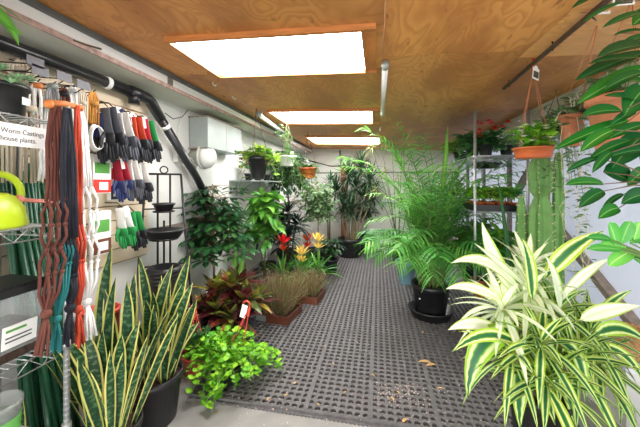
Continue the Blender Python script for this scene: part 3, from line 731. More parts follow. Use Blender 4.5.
# hanging rail for the macrame hangers, fixed to the corner post of the shelving
HX = -1.375
t = thing('peg_rail', 'orange wooden peg carrying the brown and dark plant hangers', 'peg', W(56, 106, 1.30))
a = W(49, 104, 1.26); b = W(80, 108, 1.46); e = MB(); e.tube([a, (a*.5+b*.5)+Vector((0, 0, .01)), b], [.016, .014, .012], 10); e.ball(a, .019, 10); e.ball(b, .017, 10); e.build('dowel', m_orangewood, t, t.location)
e = MB(); e.tube([(a+b)/2, Vector((SX1+.005, SY1+.045, 1.82))], .006); e.build('bracket', m_chrome, t, t.location)
def macrame(label, mat, path, wtop, wnet, knots, tail, strands=4, seed=3, r=.006, twist=.0, d=1.4):
    """path = (u, v) polyline from loop to tassel end; net between the given fractions"""
    R = rnd(seed); P = [W(u, v, dd) for u, v, dd in path]
    def at(f):
        L = [0]
        for i in range(len(P)-1): L.append(L[-1]+(P[i+1]-P[i]).length)
        s = f*L[-1]
        for i in range(len(P)-1):
            if s <= L[i+1]+1e-9: return P[i]+(P[i+1]-P[i])*((s-L[i])/max(1e-9, L[i+1]-L[i]))
        return P[-1]
    t = thing('plant_hanger', label, 'plant hanger', P[0], 0, 'macrame plant hangers')
    ux = Vector((.25, .97, 0)).normalized(); uy = Vector((.97, -.25, 0)).normalized()
    e = MB(); f0 = knots[0]; nn = 2*strands
    for k in range(nn):                                   # straight upper strands
        off = (k/(nn-1)-.5); pts = []
        for q in range(6):
            f = f0*q/5; pts.append(at(f)+ux*(off*wtop*(.35+.65*min(1, q/1.5)))+uy*R.uniform(-.006, .006))
        e.tube(pts, r, 6, R.random())
    e.build('upper_strands', mat, t, t.location)
    e = MB()
    for i in range(len(knots)-1):                         # net of diamonds
        fa, fb = knots[i], knots[i+1]
        last = i == len(knots)-2
        for k in range(nn):
            off = ((k//2*2+.5)/(nn-1)-.5) if i % 2 == 0 else (((k+1)//2*2-.5)/(nn-1)-.5)
            off2 = ((k//2*2+.5)/(nn-1)-.5) if i % 2 == 1 else (((k+1)//2*2-.5)/(nn-1)-.5)
            if last: off2 *= .12
            sd = uy*(.012*(1 if k % 2 else -1))
            A_, B_ = at(fa), at(fb); M_ = at((fa+fb)/2)
            e.tube([A_+ux*off*wnet, M_+ux*((off+off2)/2*wnet*1.08+(.006 if k % 2 else -.006))+sd, B_+ux*off2*wnet], r, 6, R.random())
        if not last:
            for k in range(strands):
                off = (((k*2+.5)/(nn-1)-.5) if i % 2 == 1 else ((k*2+1.5)/(nn-1)-.5)); kn = MB(); kn.ball(at(fb)+ux*off*wnet, r*1.75, 8, (1, 1, 1.2)); kn.build('knot', mat, t, t.location)
    e.build('net', mat, t, t.location)
    kc = at(knots[-1]); kn = MB(); kn.ball(kc, r*3.3, 12, (1, 1, 1.0)); kn.build('gathering_knot', mat, t, t.location)
    e = MB()
    for k in range(nn+3):                                 # tassel
        o1 = ux*R.uniform(-.5, .5)*tail+uy*R.uniform(-.02, .02); e.tube([kc, at((knots[-1]+1)/2)+o1*.7, at(1)*R.uniform(.985, 1.0)+o1], r*.9, 6, R.random())
    e.build('tassel', mat, t, t.location)
    return t
macrame('brown macrame plant hanger with knotted net, leftmost of the row', m_browncord, [(56, 106, 1.28), (56, 190, 1.28), (53, 260, 1.27), (46, 316, 1.24), (38, 352, 1.20)], .06, .062, (.40, .50, .60, .70, .86), .06, 3, 3, .0062)
macrame('teal macrame plant hanger beside the brown one', m_tealcord, [(69, 112, 1.36), (67, 200, 1.35), (65, 262, 1.32), (57, 322, 1.28), (56, 348, 1.28)], .026, .034, (.55, .66, .88), .03, 3, 4, .005)
macrame('dark navy macrame plant hanger behind the teal one', m_navy, [(67, 108, 1.30), (68, 180, 1.31), (71, 280, 1.36), (70, 340, 1.36)], .05, .03, (.55, .72, .86), .035, 3, 5, .007)
macrame('orange macrame plant hanger between teal and white ones', m_orange, [(77, 106, 1.42), (78, 200, 1.42), (78, 270, 1.42), (78, 312, 1.42), (79, 342, 1.42)], .026, .034, (.5, .66, .86), .03, 3, 6, .0062)
macrame('white macrame plant hanger with open net, rightmost of the row', m_cotton, [(79, 104, 1.50), (85, 180, 1.50), (88, 250, 1.50), (87, 302, 1.50), (91, 334, 1.50)], .05, .075, (.36, .47, .58, .69, .86), .05, 3, 7, .006)
t = thing('hang_tag', 'white printed card with leaf picture on the white plant hanger', 'tag', W(80, 118, 1.53))
e = MB(); q = Matrix.Rotation(math.radians(25), 3, 'X'); c = W(81, 131, 1.53); e.box(c, (.003, .055, .085), q); cd = e.build('card', m_paper, t, t.location)
e = MB(); e.box(c+Vector((.003, .004, -.012)), (.002, .034, .03), q); e.build('picture', m_photo, t, t.location)
e = MB(); e.tube([c+Vector((0, 0, .04)), W(78, 108, 1.54)], .0015); e.build('string', m_cotton, t, t.location)
for k, (u, v0, v1, d) in enumerate(((51, 122, 161, 1.45), (66, 136, 160, 1.55))):
    a = W(u, v0, d); b = W(u, v1, d); e = MB(); e.box((a+b)/2, (.003, .026, a.z-b.z), Matrix.Rotation(.03, 3, 'X')); e.tube([a, W(62, 106, 1.36)], .002)
    tag(e.build('header_card', m_paper), ['narrow white card hanging left of the brown plant hanger', 'narrow white card behind the dark navy plant hanger'][k], 'tag')

# ------------------------------------------------------------------ GLOVES AND PACKETS ON THE SLATWALL
def glove_meshes(seed):
    cuff = MB(); hand = MB(); R = rnd(seed)
    for k, x in enumerate((-.012, .012)):
        oy = (-.012, .014)[k]; tl = (-.08, .1)[k]
        def q(y, z): return (x, oy+y*math.cos(tl)-z*math.sin(tl), y*math.sin(tl)+z*math.cos(tl))
        cuff.tube([q(0, 0), q(0, -.03), q(0, -.085), q(0, -.13)], [.036, .034, .037, .043], 10, flat=.28)
        hand.tube([q(0, -.115), q(0, -.14), q(0, -.172)], [.0435, .0455, .042], 10, flat=.27)
        for i, (y, L) in enumerate(((-.031, .052), (-.011, .072), (.011, .076), (.031, .062))):
            b = R.uniform(-.006, .006)
            hand.tube([q(y*.95, -.16), q(y*1.05+b*.5, -.165-L*.5), q(y*1.1+b, -.165-L*.92), q(y*1.1+b, -.165-L)], [.0115, .011, .0095, .004], 8, flat=.75)
        s = -1 if k == 0 else 1
        hand.tube([q(s*.028, -.118), q(s*.058, -.145), q(s*.066, -.178), q(s*.066, -.186)], [.013, .012, .010, .004], 8, flat=.75)
    return cuff, hand
gl0 = {}
def gloves(label, u, vtop, X, cm, hm, key, sc=1.15, card=True, rz=0):
    p = onX(u, vtop, X)
    t = thing('glove_pair', label, 'gloves', p, rz, 'garden gloves on the slatwall'); t.scale = (sc, sc*.78, sc*1.2); t.rotation_euler = (.2, 0, rz)
    c, h = glove_meshes(key); c.build('cuff', cm, t); h.build('coated_hand', hm, t)
    if card:
        e = MB(); e.box((.03, 0, -.02), (.002, .05, .06)); e.build('header_card', m_paper, t)
    e = MB(); e.tube([(0, 0, .005), (-.03, 0, .03), (min(-.04, (WL+.022-X)/sc), 0, .03)], .003); e.build('hook', m_blackmetal, t)
gs = [('navy and orange cuffed work gloves at the left end of the top row', 101, 113, -1.68, m_glove_blue, m_glove_black),
      ('grey knit work gloves, second pair from left in the top row', 108, 108, -1.63, m_glove_grey, m_glove_black),
      ('navy cuffed gloves with white card, third pair in the top row', 114, 109, -1.68, m_glove_blue, m_glove_black),
      ('grey gloves with white knit cuffs, fourth pair in the top row', 121, 113, -1.63, m_glove_white, m_glove_grey),
      ('black dipped gloves with white knit cuffs, fifth pair in the top row', 128, 115, -1.68, m_glove_white, m_glove_black),
      ('black dipped gloves with orange banded cuffs, left of the crimson pair', 134, 117, -1.64, m_orange, m_glove_black),
      ('crimson knit gloves with dark fingertips beside the green pair', 140, 119, -1.69, m_glove_red, m_glove_black),
      ('bright green cuffed gloves at the right end of the top row', 147, 121, -1.69, m_glove_green, m_glove_black)]
for k, g in enumerate(gs): gloves(g[0], g[1], g[2], g[3], g[4], g[5], 20+k, 1.1, k in (2, 4, 6), rz=[.2, -.1, .1, -.15, .1, -.05, .15, -.1][k])
gloves('blue palmed gloves with a white tag in the second row', 119, 160, -1.70, m_glove_red, m_glove_blue, 31, 1.0, True)
gloves('grey and white gloves hanging right of the blue pair in the second row', 130, 160, -1.67, m_glove_white, m_glove_grey, 32, 1.0, False)
gloves('pale grey knit gloves at the right end of the second row', 139, 163, -1.68, m_glove_white, m_glove_black, 33, 1.05, False)
gloves('floral green garden gloves in the third row', 122, 208, -1.70, m_paper, m_glove_green, 34, 1.0, True)
gloves('green and black garden gloves at the right end of the third row', 134, 212, -1.70, m_glove_green, m_glove_black, 35, 1.0, False)
def packet(label, u0, v0, u1, v1, X, top, bottom, cat='packet'):
    a = onX(u0, v0, X); b = onX(u1, v1, X); c = (a+b)/2; w = abs(b.y-a.y); h = abs(a.z-b.z)
    t = thing('product_packet', label, cat, (X, c.y, c.z))
    e = MB(); e.box((0, 0, 0), (.03, w, h)); e.build('pouch', m_paper, t)
    e = MB(); e.box((.016, 0, h*.16), (.003, w*.8, h*.28)); e.build('printed_panel', top, t)
    e = MB(); e.box((.016, 0, -h*.31), (.003, w*.98, h*.34)); lp = e.build('printed_base', bottom, t)
    e = MB(); e.box((.0185, w*.06, -h*.31), (.002, w*.5, h*.2)); e.build('label', m_paper, lp)
    e = MB(); e.tube([(0, 0, h*.5), (WL+.022-X, 0, h*.5+.02)], .003); e.build('hook', m_blackmetal, t)
packet('white and red packet with a green leaf panel on the slatwall', 91, 154, 109, 193, -1.74, m_green_ink, m_red_ink)
packet('brown and green packet on the third slatwall row', 91, 212, 109, 252, -1.74, m_green_ink, m_brownbox)
packet('small red packet half hidden behind the blue gloves', 109, 160, 116, 200, -1.78, m_red_ink, m_ink)
# red object low behind the white hanger
c = onX(101, 318, -1.715); t = thing('plastic_bucket', 'red plastic bucket against the left wall behind the snake plants', 'bucket', (c.x, c.y, 0))
e = MB(); e.lathe([(.08, 0), (.095, .6*c.z), (.10, c.z+.04), (.105, c.z+.04), (.105, c.z+.06), (.095, c.z+.06), (.088, c.z*.6), (.07, .02), (0, .02)], n=24); e.build('pail', m_redplastic, t)
e = MB(); e.tube([(.10*math.cos(k*PI/8), .10*math.sin(k*PI/8)*.3, c.z+.05-.05*math.sin(k*PI/8)) for k in range(9)], .004); e.build('handle', m_chrome, t)

# ------------------------------------------------------------------ BLACK TIERED PLANT STAND
d0 = 2.44; c = W(164, 184, d0); c.z = 0; rz = math.atan2(c.y, c.x)-PI/2
t = thing('plant_stand', 'tall black metal tiered plant stand with ring finial by the left wall', 'plant stand', c, rz)
fr = MB()
for s in (-1, 1):
    fr.tube([(s*.24, 0, 0), (s*.125, 0, 1.58)], .009, 8, flat=.8); fr.tube([(s*.045, 0, .55), (s*.045, 0, 1.58)], .008, 8)
fr.tube([(-.128, 0, 1.58), (.128, 0, 1.58)], .008, 8)
for z in (.25, .84, 1.30): w = .24-.115*z/1.58; fr.tube([(-w, 0, z), (w, 0, z)], .006, 8)
fr.build('frame', m_blackmetal, t)
lg = MB(); lg.tube([(0, .2, 0), (0, .02, 1.2)], .008, 8); lg.build('rear_leg', m_blackmetal, t)
rg = MB(); rg.tube([(.028*math.cos(a*PI/8), 0, 1.615+.028*math.sin(a*PI/8)) for a in range(17)], .005, 6); rg.build('ring_finial', m_blackmetal, t)
def ringm(z, r, y):
    m = MB(); m.tube([(r*math.cos(a*PI/10), y+r*math.sin(a*PI/10), z) for a in range(21)], .006, 6)
    for x in (-.045, .045): m.tube([(x, 0, z), (x, y*.6, z)], .006, 6)
    for a in range(4): m.tube([(0, y, z-.004), (r*math.cos(a*PI/2), y+r*math.sin(a*PI/2), z-.002)], .004, 6)
    return m
for z, r, y in ((1.285, .075, -.09), (1.075, .10, -.12), (.60, .08, -.115), (.2, .09, -.12)): ringm(z, r, y).build('pot_ring', m_blackmetal, t)
M4 = Matrix.Translation(c) @ Matrix.Rotation(rz, 4, 'Z')
def stand_pot(name, label, z, y, prof, sx=1.0, mat=m_black, x=0):
    p = M4 @ Vector((x, y, z)); o = thing(name, label, 'pot', p, rz); e = MB(); e.lathe(prof, n=28, sx=sx); e.build('body', mat, o); return o
def cup(r0, r1, h, w=.008): return [(r0, 0), (r1, h), (r1+w, h), (r1+w, h+.012), (r1-w*.4, h+.012), (r0*.92, .012), (0, .01)]
o = stand_pot('shallow_pot', 'small shallow black dish on the upper tier of the plant stand', 1.292, -.09, cup(.06, .075, .045))
e = MB(); e.lathe([(0, .04), (.068, .035)], n=20); e.build('soil', m_soil, o)
o = stand_pot('planter_bowl', 'wide black oval planter bowl on the middle tier of the plant stand', 1.082, -.12, cup(.10, .13, .055), 1.12)
e = MB(); e.lathe([(0, .045), (.12, .04)], n=20, sx=1.1); e.build('soil', m_soil, o)
pr = [(.085, 0)]
for k in range(7): pr += [(.10+.003*k, .03+k*.03), (.106+.003*k, .036+k*.03), (.106+.003*k, .05+k*.03), (.10+.003*k, .055+k*.03)]
pr += [(.118, .25), (.108, .25), (.09, .03), (0, .02)]
o = stand_pot('stacked_nursery_pots', 'tall ribbed black nursery pot on the lower tier of the plant stand', .607, -.115, [(r, z*1.0+.0) for r, z in pr], 1.0)
stand_pot('nursery_pot', 'black pot on the bottom tier of the plant stand', .207, -.12, cup(.09, .12, .17))

# ================================================================== PLANTS
def rdir(R, up=.2):
    a = R.random()*2*PI; z = R.uniform(-.5, 1)+up; return Vector((math.cos(a), math.sin(a), z)).normalized()
def branchy(t, trunk, crown, rad, nbr, per, L, Wd, lmat, smat, prof=OVATE, droop=.5, seed=1, r=.008, mode='alt', n=5, fold=.12, name='foliage', r2=.0025):
    """local coordinates; trunk = list of points; branches to points of the crown ellipsoid"""
    R = rnd(seed); random.seed(seed); st = MB(); lf = MB(); crown = Vector(crown); rad = Vector(rad)
    trunk = [Vector(p) for p in trunk]
    st.tube(trunk, [r*(1-.5*k/max(1, len(trunk)-1)) for k in range(len(trunk))], 8)
    for b in range(nbr):
        dv = rdir(R, .1); rr_ = R.uniform(.4, 1.0)
        tip = crown+Vector((dv.x*rad.x, dv.y*rad.y, dv.z*rad.z))*rr_
        # leave the trunk somewhat below the tip
        best = min(trunk, key=lambda p: abs(p.z-(tip.z-.25*rad.z)))
        i = trunk.index(best); o = best
        if i+1 < len(trunk): o = best.lerp(trunk[i+1], R.random())
        mid = (o+tip)/2+Vector((0, 0, .12*(tip-o).length)); pts = [o*(1-q)**2+mid*(2*q*(1-q))+tip*q*q for q in [k/5 for k in range(6)]]
        st.tube(pts, [r2*1.6, r2*1.4, r2*1.2, r2, r2, r2*.7], 5)
        if mode == 'palm':                       # whorl of leaflets at the end of each stalk
            ax = (pts[-1]-pts[-2]).normalized(); m = per+R.choice((-1, 0, 1)); a0 = R.random()*6
            e1 = ax.orthogonal().normalized(); e2 = ax.cross(e1); tt = R.random()
            for k in range(m):
                a = a0+2*PI*k/m; dd = Vector((math.cos(a), math.sin(a), .3))+ax*.2
                lf.leaf(tip, dd, L*R.uniform(.8, 1.1), Wd*R.uniform(.85, 1.1), droop, prof, fold, n, tint=min(1, max(0, tt+R.uniform(-.2, .2))))
        else:
            for k in range(per):
                f = .25+.75*(k+1)/per; q = min(4, int(f*5)); p = pts[q].lerp(pts[q+1], f*5-q)
                ax = (pts[q+1]-pts[q]).normalized(); sd = ax.cross(Vector((0, 0, 1)))
                if sd.length < .1: sd = Vector((1, 0, 0))
                dd = ax*.5+sd.normalized()*(1 if k % 2 else -1)*R.uniform(.5, 1)+Vector((0, 0, R.uniform(-.3, .5)))
                if k == per-1: dd = ax
                lf.leaf(p, dd, L*R.uniform(.65, 1.1), Wd*R.uniform(.7, 1.1), droop*R.uniform(.5, 1.3), prof, fold, n, R.uniform(-.4, .4), R.random())
    st.build('stem', smat, t); return lf.build(name, lmat, t)
def rosette(mb, c, n, L, Wd, e0, e1, droop, prof, seed, fold=.1, seg=6, ax=None, curl=0, a0=0, lmin=.6):
    R = rnd(seed); c = Vector(c)
    for k in range(n):
        a = a0+k*2.39996; f = (k+.5)/n; el = e0+(e1-e0)*f+R.uniform(-.1, .1)
        d = Vector((math.cos(a)*math.cos(el), math.sin(a)*math.cos(el), math.sin(el)))
        if ax is not None: d = Vector((0, 0, 1)).rotation_difference(Vector(ax)) @ d
        mb.leaf(c+Vector((0, 0, .015*f*6*L)), d, L*(1-(1-lmin)*f)*R.uniform(.85, 1.1), Wd*R.uniform(.8, 1.1), droop*R.uniform(.7, 1.3)*(1.1-.6*f), prof, fold, seg, R.uniform(-.25, .25), R.random(), curl*R.uniform(-1, 1))

# ---- snake plants at the front left
def snake(label, u, d, r0, r1, h, tips, seed, extra=10, Lx=.5):
    c = W(u, HV, d); c.z = 0
    t = thing('snake_plant', label, 'plant', c); pot_parts(t, r0, r1, h, m_black, n=36)
    R = rnd(seed); random.seed(seed); e = MB()
    for u1, v1, dd, w in tips:
        tip = W(u1, v1, dd)-c; b = Vector((tip.x*.3+R.uniform(-.04, .04), tip.y*.3+R.uniform(-.04, .04), h*.86))
        fc = Vector((.35+R.uniform(-.35, .35), -.9, .1))
        ct = (b+tip)/2+Vector((R.uniform(-.05, .05)-.15*(tip.x-b.x), R.uniform(-.05, .05), .08))
        e.leaf_to(b, tip, w*1.18, ct, SNAKE, .12, 10, face=fc)
    for k in range(extra):
        a = R.random()*6.28; rr_ = R.uniform(.02, .10); L = Lx*R.uniform(.5, 1)
        e.leaf((math.cos(a)*rr_, math.sin(a)*rr_, h*.86), (math.cos(a)*.36, math.sin(a)*.36, 1), L, R.uniform(.042, .058), .15, SNAKE, .12, 8, R.uniform(-.8, .8), R.random(), R.uniform(-.6, .6))
    e.build('foliage', l_snake, t); return t
snake('tall variegated snake plant in a black pot, the larger of the pair and right one', 152, 1.92, .145, .178, .30,
      [(190, 255, 1.92, .062), (173, 264, 1.95, .056), (139, 256, 1.98, .055), (186, 279, 1.84, .06), (193, 282, 1.88, .055), (153, 292, 1.8, .055), (197, 300, 1.85, .05), (168, 283, 1.98, .05),
       (178, 312, 1.75, .055), (146, 300, 1.75, .06), (161, 330, 1.72, .05), (132, 318, 1.78, .05), (199, 322, 1.95, .045)], 3, 22, .62)
snake('tall variegated snake plant left of the black-potted one, nearest the hanging cords', 112, 1.56, .11, .135, .26,
      [(112, 245, 1.66, .066), (135, 272, 1.66, .06), (116, 277, 1.58, .055), (105, 289, 1.6, .058), (127, 281, 1.56, .058), (93, 310, 1.6, .055), (85, 330, 1.52, .055), (60, 334, 1.46, .052), (140, 320, 1.55, .055),
       (103, 330, 1.5, .06), (122, 335, 1.48, .06), (150, 345, 1.58, .05), (66, 400, 1.48, .03), (76, 372, 1.46, .04)], 4, 24, .62)

# ---- trailing lime plant and its neighbour, hanger hooks folded up
def hooks(t, z, lab=True, hx=0, hy=0, h=.24, lean=(.02, 0)):
    e = MB(); top = Vector((hx+lean[0], hy+lean[1], z+h))
    for a in range(3): e.tube([(hx*.3+.09*math.cos(a*2.1), hy*.3+.09*math.sin(a*2.1), z), top], .0035, 6)
    e.tube([top+Vector((-.012, 0, -.07)), top], [.012, .008], 8); e.tube([top, top+Vector((.0, 0, .03)), top+Vector((-.025, 0, .045)), top+Vector((-.05, 0, .03)), top+Vector((-.055, 0, .012))], .007, 8); e.build('hanger', m_redplastic, t)
    e = MB(); e.box(top+Vector((-.04, -.02, -.03)), (.045, .003, .10), Matrix.Rotation(.25, 3, 'Y')); e.build('plant_tag', m_paper, t)
c = onZ(226, 383); t = thing('trailing_plant', 'bushy lime green trailing plant with red hanger spilling onto the rubber mat', 'plant', c)
pot_parts(t, .095, .135, .16, m_black); R = rnd(11); random.seed(11); st = MB(); lf = MB()
def vine(st, lf, pts, step, L, Wd, prof, R, r=.002, droop=.3, seg=3, fold=.1):
    pts = [Vector(p) for p in pts]; st.tube(pts, r, 5); acc = 0
    for i in range(len(pts)-1):
        sg = pts[i+1]-pts[i]; m = max(1, int(sg.length/step))
        for k in range(m):
            p = pts[i]+sg*(k/m); a = R.random()*6.28
            d = Vector((math.cos(a), math.sin(a), R.uniform(.0, .9)))
            lf.leaf(p, d, L*R.uniform(.6, 1.15), Wd*R.uniform(.65, 1.15), droop, prof, fold, seg, R.uniform(-.3, .3), R.random())
def trail(t, targets, z0, R, st, lf, L, Wd, step, prof=ROUND, hump=.12, seg=3):
    for p, zt in targets:
        p = Vector(p); b = Vector((p.x*.15, p.y*.15, z0))
        mid = Vector((p.x*.55, p.y*.55, max(z0, zt)+hump)); tip = Vector((p.x, p.y, zt))
        vine(st, lf, [b*(1-q)**2+mid*(2*q*(1-q))+tip*q*q for q in [k/7 for k in range(8)]], step, L, Wd, prof, R, seg=seg)
tg = []
for k in range(120):
    a = R.random()*2*PI; rr_ = .08+.26*R.random()**.7; tg.append(((rr_*math.cos(a)*1.05, rr_*math.sin(a)*.9, 0), max(.03, .30-.62*max(0, rr_-.1)+R.uniform(-.06, .07))))
for u, v in ((277, 356), (285, 372), (270, 365), (262, 372), (283, 360), (205, 412), (215, 405), (200, 402), (222, 398), (212, 414), (236, 392), (248, 384)):
    p = onZ(u, v, .03)-c; tg.append(((p.x, p.y, 0), .035)); tg.append(((p.x*.93, p.y*.93, 0), .06))
trail(t, tg, .17, R, st, lf, .046, .05, .024, seg=5)
st.build('stem', m_stem, t); lf.build('foliage', l_lime, t); hooks(t, .15, hx=.06, hy=.03, h=.40, lean=(.09, .06))
c = onZ(196, 372); t = thing('basket_plant', 'small dark leaved plant with red hanger behind the lime trailing plant', 'plant', c)
pot_parts(t, .08, .11, .16, m_redplastic); branchy(t, [(0, 0, .13), (0, 0, .25)], (0, .0, .27), (.16, .15, .13), 40, 7, .045, .026, l_mid, m_stem, seed=12, r=.004, r2=.0015, n=3); hooks(t, .15, h=.34, lean=(.0, .0))

# ---- croton
c = onZ(231, 345); t = thing('croton', 'croton with red, purple and yellow leaves in a dark pot', 'plant', c)
pot_parts(t, .12, .15, .33, m_black); e = MB(); st = MB(); random.seed(14)
for k, (x, y, z) in enumerate(((0, 0, .62), (-.16, .02, .55), (.14, -.02, .52), (.04, .12, .62), (-.06, -.12, .44), (.19, .09, .46), (.09, -.15, .40), (-.2, -.08, .42))):
    st.tube([(x*.25, y*.25, .28), (x*.7, y*.7, .38), (x, y, z)], [.009, .007, .005], 6)
    rosette(e, (x, y, z-.10), 22, .29, .08, -.12, 1.3, .6, LANCE, 40+k, .12, 6, lmin=.7)
st.build('stem', m_darkbark, t); e.build('foliage', l_croton, t)
e = MB(); pts = []
for k, (u, v) in enumerate(((236, 247), (243, 254))):
    p = W(u, v, 3.0)-c; e.leaf_to((p.x*.7, p.y*.7, p.z-.2), p, .06, (p*.9-Vector((0, 0, .07))), LANCE, .12, 6, tint=.85, face=(.3, -1, .2))
e.build('young_foliage', l_fiddle, t)
c = onZ(252, 333); c = onZ(246, 336); t = thing('grey_pot', 'empty pale grey plastic pot beside the croton', 'pot', onZ(249, 330))
pot_parts(t, .055, .075, .17, m_grey_pot, n=24)

# ---- umbrella tree
c = W(212, HV, 3.12); c.z = 0; c.x = -1.69; t = thing('umbrella_tree', 'tall umbrella tree with dark drooping leaflets against the left wall', 'plant', c)
pot_parts(t, .11, .135, .3, m_black)
tr = [(0, 0, .26), (.02, .0, .6), (-.01, .02, .95), (.01, 0, 1.25), (0, 0, 1.5)]
branchy(t, tr, (.03, -.02, .98), (.36, .28, .68), 100, 7, .165, .06, l_umb, m_bark, seed=15, r=.014, mode='palm', droop=.8, prof=OBOV, r2=.003, n=5)
# ---- light green fiddle-like plant
c = W(264, HV, 3.86); c.z = 0; t = thing('leafy_shrub', 'upright shrub with glossy light green leaves behind the croton', 'plant', c)
pot_parts(t, .1, .13, .32, m_black)
branchy(t, [(0, 0, .28), (.02, .0, .7), (-.01, 0, 1.1), (0, .0, 1.4)], (0, 0, .95), (.25, .24, .6), 56, 6, .17, .095, l_fiddle, m_stem, seed=16, r=.012, prof=OVATE, droop=.4, r2=.003)
# ---- bromeliads
br0 = None
for k, (u, v, d, mat, lab) in enumerate(((283, 230, 4.3, l_redbract, 'red flowered bromeliad, left one of the group by the brown troughs'),
        (301, 241, 4.3, l_yelbract, 'yellow flowered bromeliad beside the left red one'),
        (318, 228, 4.4, l_yelbract, 'taller yellow flowered bromeliad, right one of the yellow pair'),
        (307, 229, 4.85, l_redbract, 'red flowered bromeliad behind the yellow pair'))):
    c = W(u, HV, d); c.z = 0; top = W(u, v, d).z; t = thing('bromeliad', lab, 'plant', c, 0, 'flowering bromeliads')
    pot_parts(t, .07, .09, .16, m_black, n=20); e = MB(); random.seed(60+k)
    rosette(e, (0, 0, .15), 24, .52, .042, .45, 1.35, 1.3, STRAP, 60+k, .18, 7); e.build('foliage', l_strap, t)
    e = MB(); e.tube([(0, 0, .15), (0, 0, top-.16)], .008, 7); e.build('flower_stalk', m_stem, t)
    e = MB(); rosette(e, (0, 0, top-.20), 20, .19, .036, .35, 1.5, -.3, LANCE, 70+k, .15, 4)
    rosette(e, (0, 0, top-.30), 12, .15, .034, .3, 1.3, -.3, LANCE, 80+k, .15, 4); e.build('bracts', mat, t)
# ---- brown troughs of bronze grass
def trough(label, a, b, depth, h, gm, n, L, seed, lab=True):
    a = Vector(a); b = Vector(b); ax = (b-a); w = ax.length; rz = math.atan2(ax.y, ax.x); ay = Vector((-ax.y, ax.x, 0)).normalized()
    c = (a+b)/2+ay*depth/2; t = thing('grass_trough', label, 'planter', c, rz, 'brown troughs of grass')
    e = MB(); th = .012
    for cx, cy, sx, sy in ((0, -depth/2+th/2, w, th), (0, depth/2-th/2, w, th), (-w/2+th/2, 0, th, depth-2*th), (w/2-th/2, 0, th, depth-2*th)): e.box((cx, cy, h/2), (sx, sy, h))
    e.box((0, 0, .008), (w-2*th, depth-2*th, .012))
    for cx, cy, sx, sy in ((0, -depth/2, w+.02, .02), (0, depth/2, w+.02, .02), (-w/2, 0, .02, depth-.02), (w/2, 0, .02, depth-.02)): e.box((cx, cy, h-.008), (sx, sy, .016))
    e.build('box', m_brownbox, t)
    e = MB(); e.box((0, 0, h*.45), (w-2*th-.002, depth-2*th-.002, h*.7)); e.build('soil', m_soil, t)
    R = rnd(seed); random.seed(seed); e = MB(); e2 = MB()
    for k in range(n):
        x = R.uniform(-w*.38, w*.38); y = R.uniform(-depth*.34, depth*.34); an = R.random()*6.28; s = R.uniform(.05, .55)
        (e if k % 3 else e2).leaf((x, y, h*.78), (math.cos(an)*s+x*.8, math.sin(an)*s+y*.8, 1), L*R.uniform(.65, 1.1), .007, R.uniform(.2, 1.2), GRASS, .1, 5, R.uniform(-1, 1), R.random())
    e.build('bronze_blades', l_grass, t); e2.build('green_blades', l_grass2, t)
    if lab:
        e = MB(); e.box((-w*.26, -depth/2-.008, h*.5), (w*.36, .004, h*.55)); e.build('label', m_galv, t)
trough('brown trough of bronze grass with a grey label, nearer of the two', onZ(252, 321), onZ(287, 328), .36, .11, l_grass, 900, .46, 20)
trough('brown trough of green and bronze grass behind the labelled one', onZ(289, 303.5), onZ(317, 307), .34, .11, l_grass, 420, .36, 21, False)

# ---- hanging black pot on the left
def hang(name, label, cat, c, r0, r1, h, mat, top, cords=3, cmat=None, rc=.0025, saucer=False, soil=True):
    t = thing(name, label, cat, c); pot_parts(t, r0, r1, h, mat, soil=soil)
    e = MB(); tp = Vector(top)-Vector(c)
    for k in range(cords):
        a = k*2*PI/cords+.5; e.tube([(r1*math.cos(a), r1*math.sin(a), h*.95), tp], rc, 6)
    e.tube([tp, tp+Vector((0, 0, .03))], rc*1.4, 6); e.build('hanger', cmat or m_cord_twine, t)
    if saucer:
        e = MB(); e.lathe([(r0*.9, -.012), (r0*1.15, .012), (r0*1.2, .012), (r0, -.018)], n=24); e.build('saucer', mat, t)
    return t
d = 3.3; c = W(258, 179, d); t = hang('hanging_pot', 'black hanging pot of yellow green pothos below the thin tube light', 'hanging plant', c, .07, .118, .24, m_black, Vector((c.x-.02, c.y, 2.33)), 3, m_darkbark, .003)
R = rnd(22); random.seed(22); st = MB(); lf = MB(); tg = [((math.cos(a)*q, math.sin(a)*q, 0), .26-.4*max(0, q-.12)+R.uniform(-.1, .07)) for a, q in [(R.random()*6.28, R.uniform(.08, .27)) for _ in range(40)]]
tg += [((.25, -.05, 0), .02), ((-.2, -.05, 0), -.1), ((.22, .1, 0), -.05), ((-.17, -.1, 0), .05), ((.28, 0, 0), .15)]
trail(t, tg, .22, R, st, lf, .105, .07, .06, OVATE, .06, 4); st.build('stem', m_stem, t); lf.build('foliage', l_pothos, t)
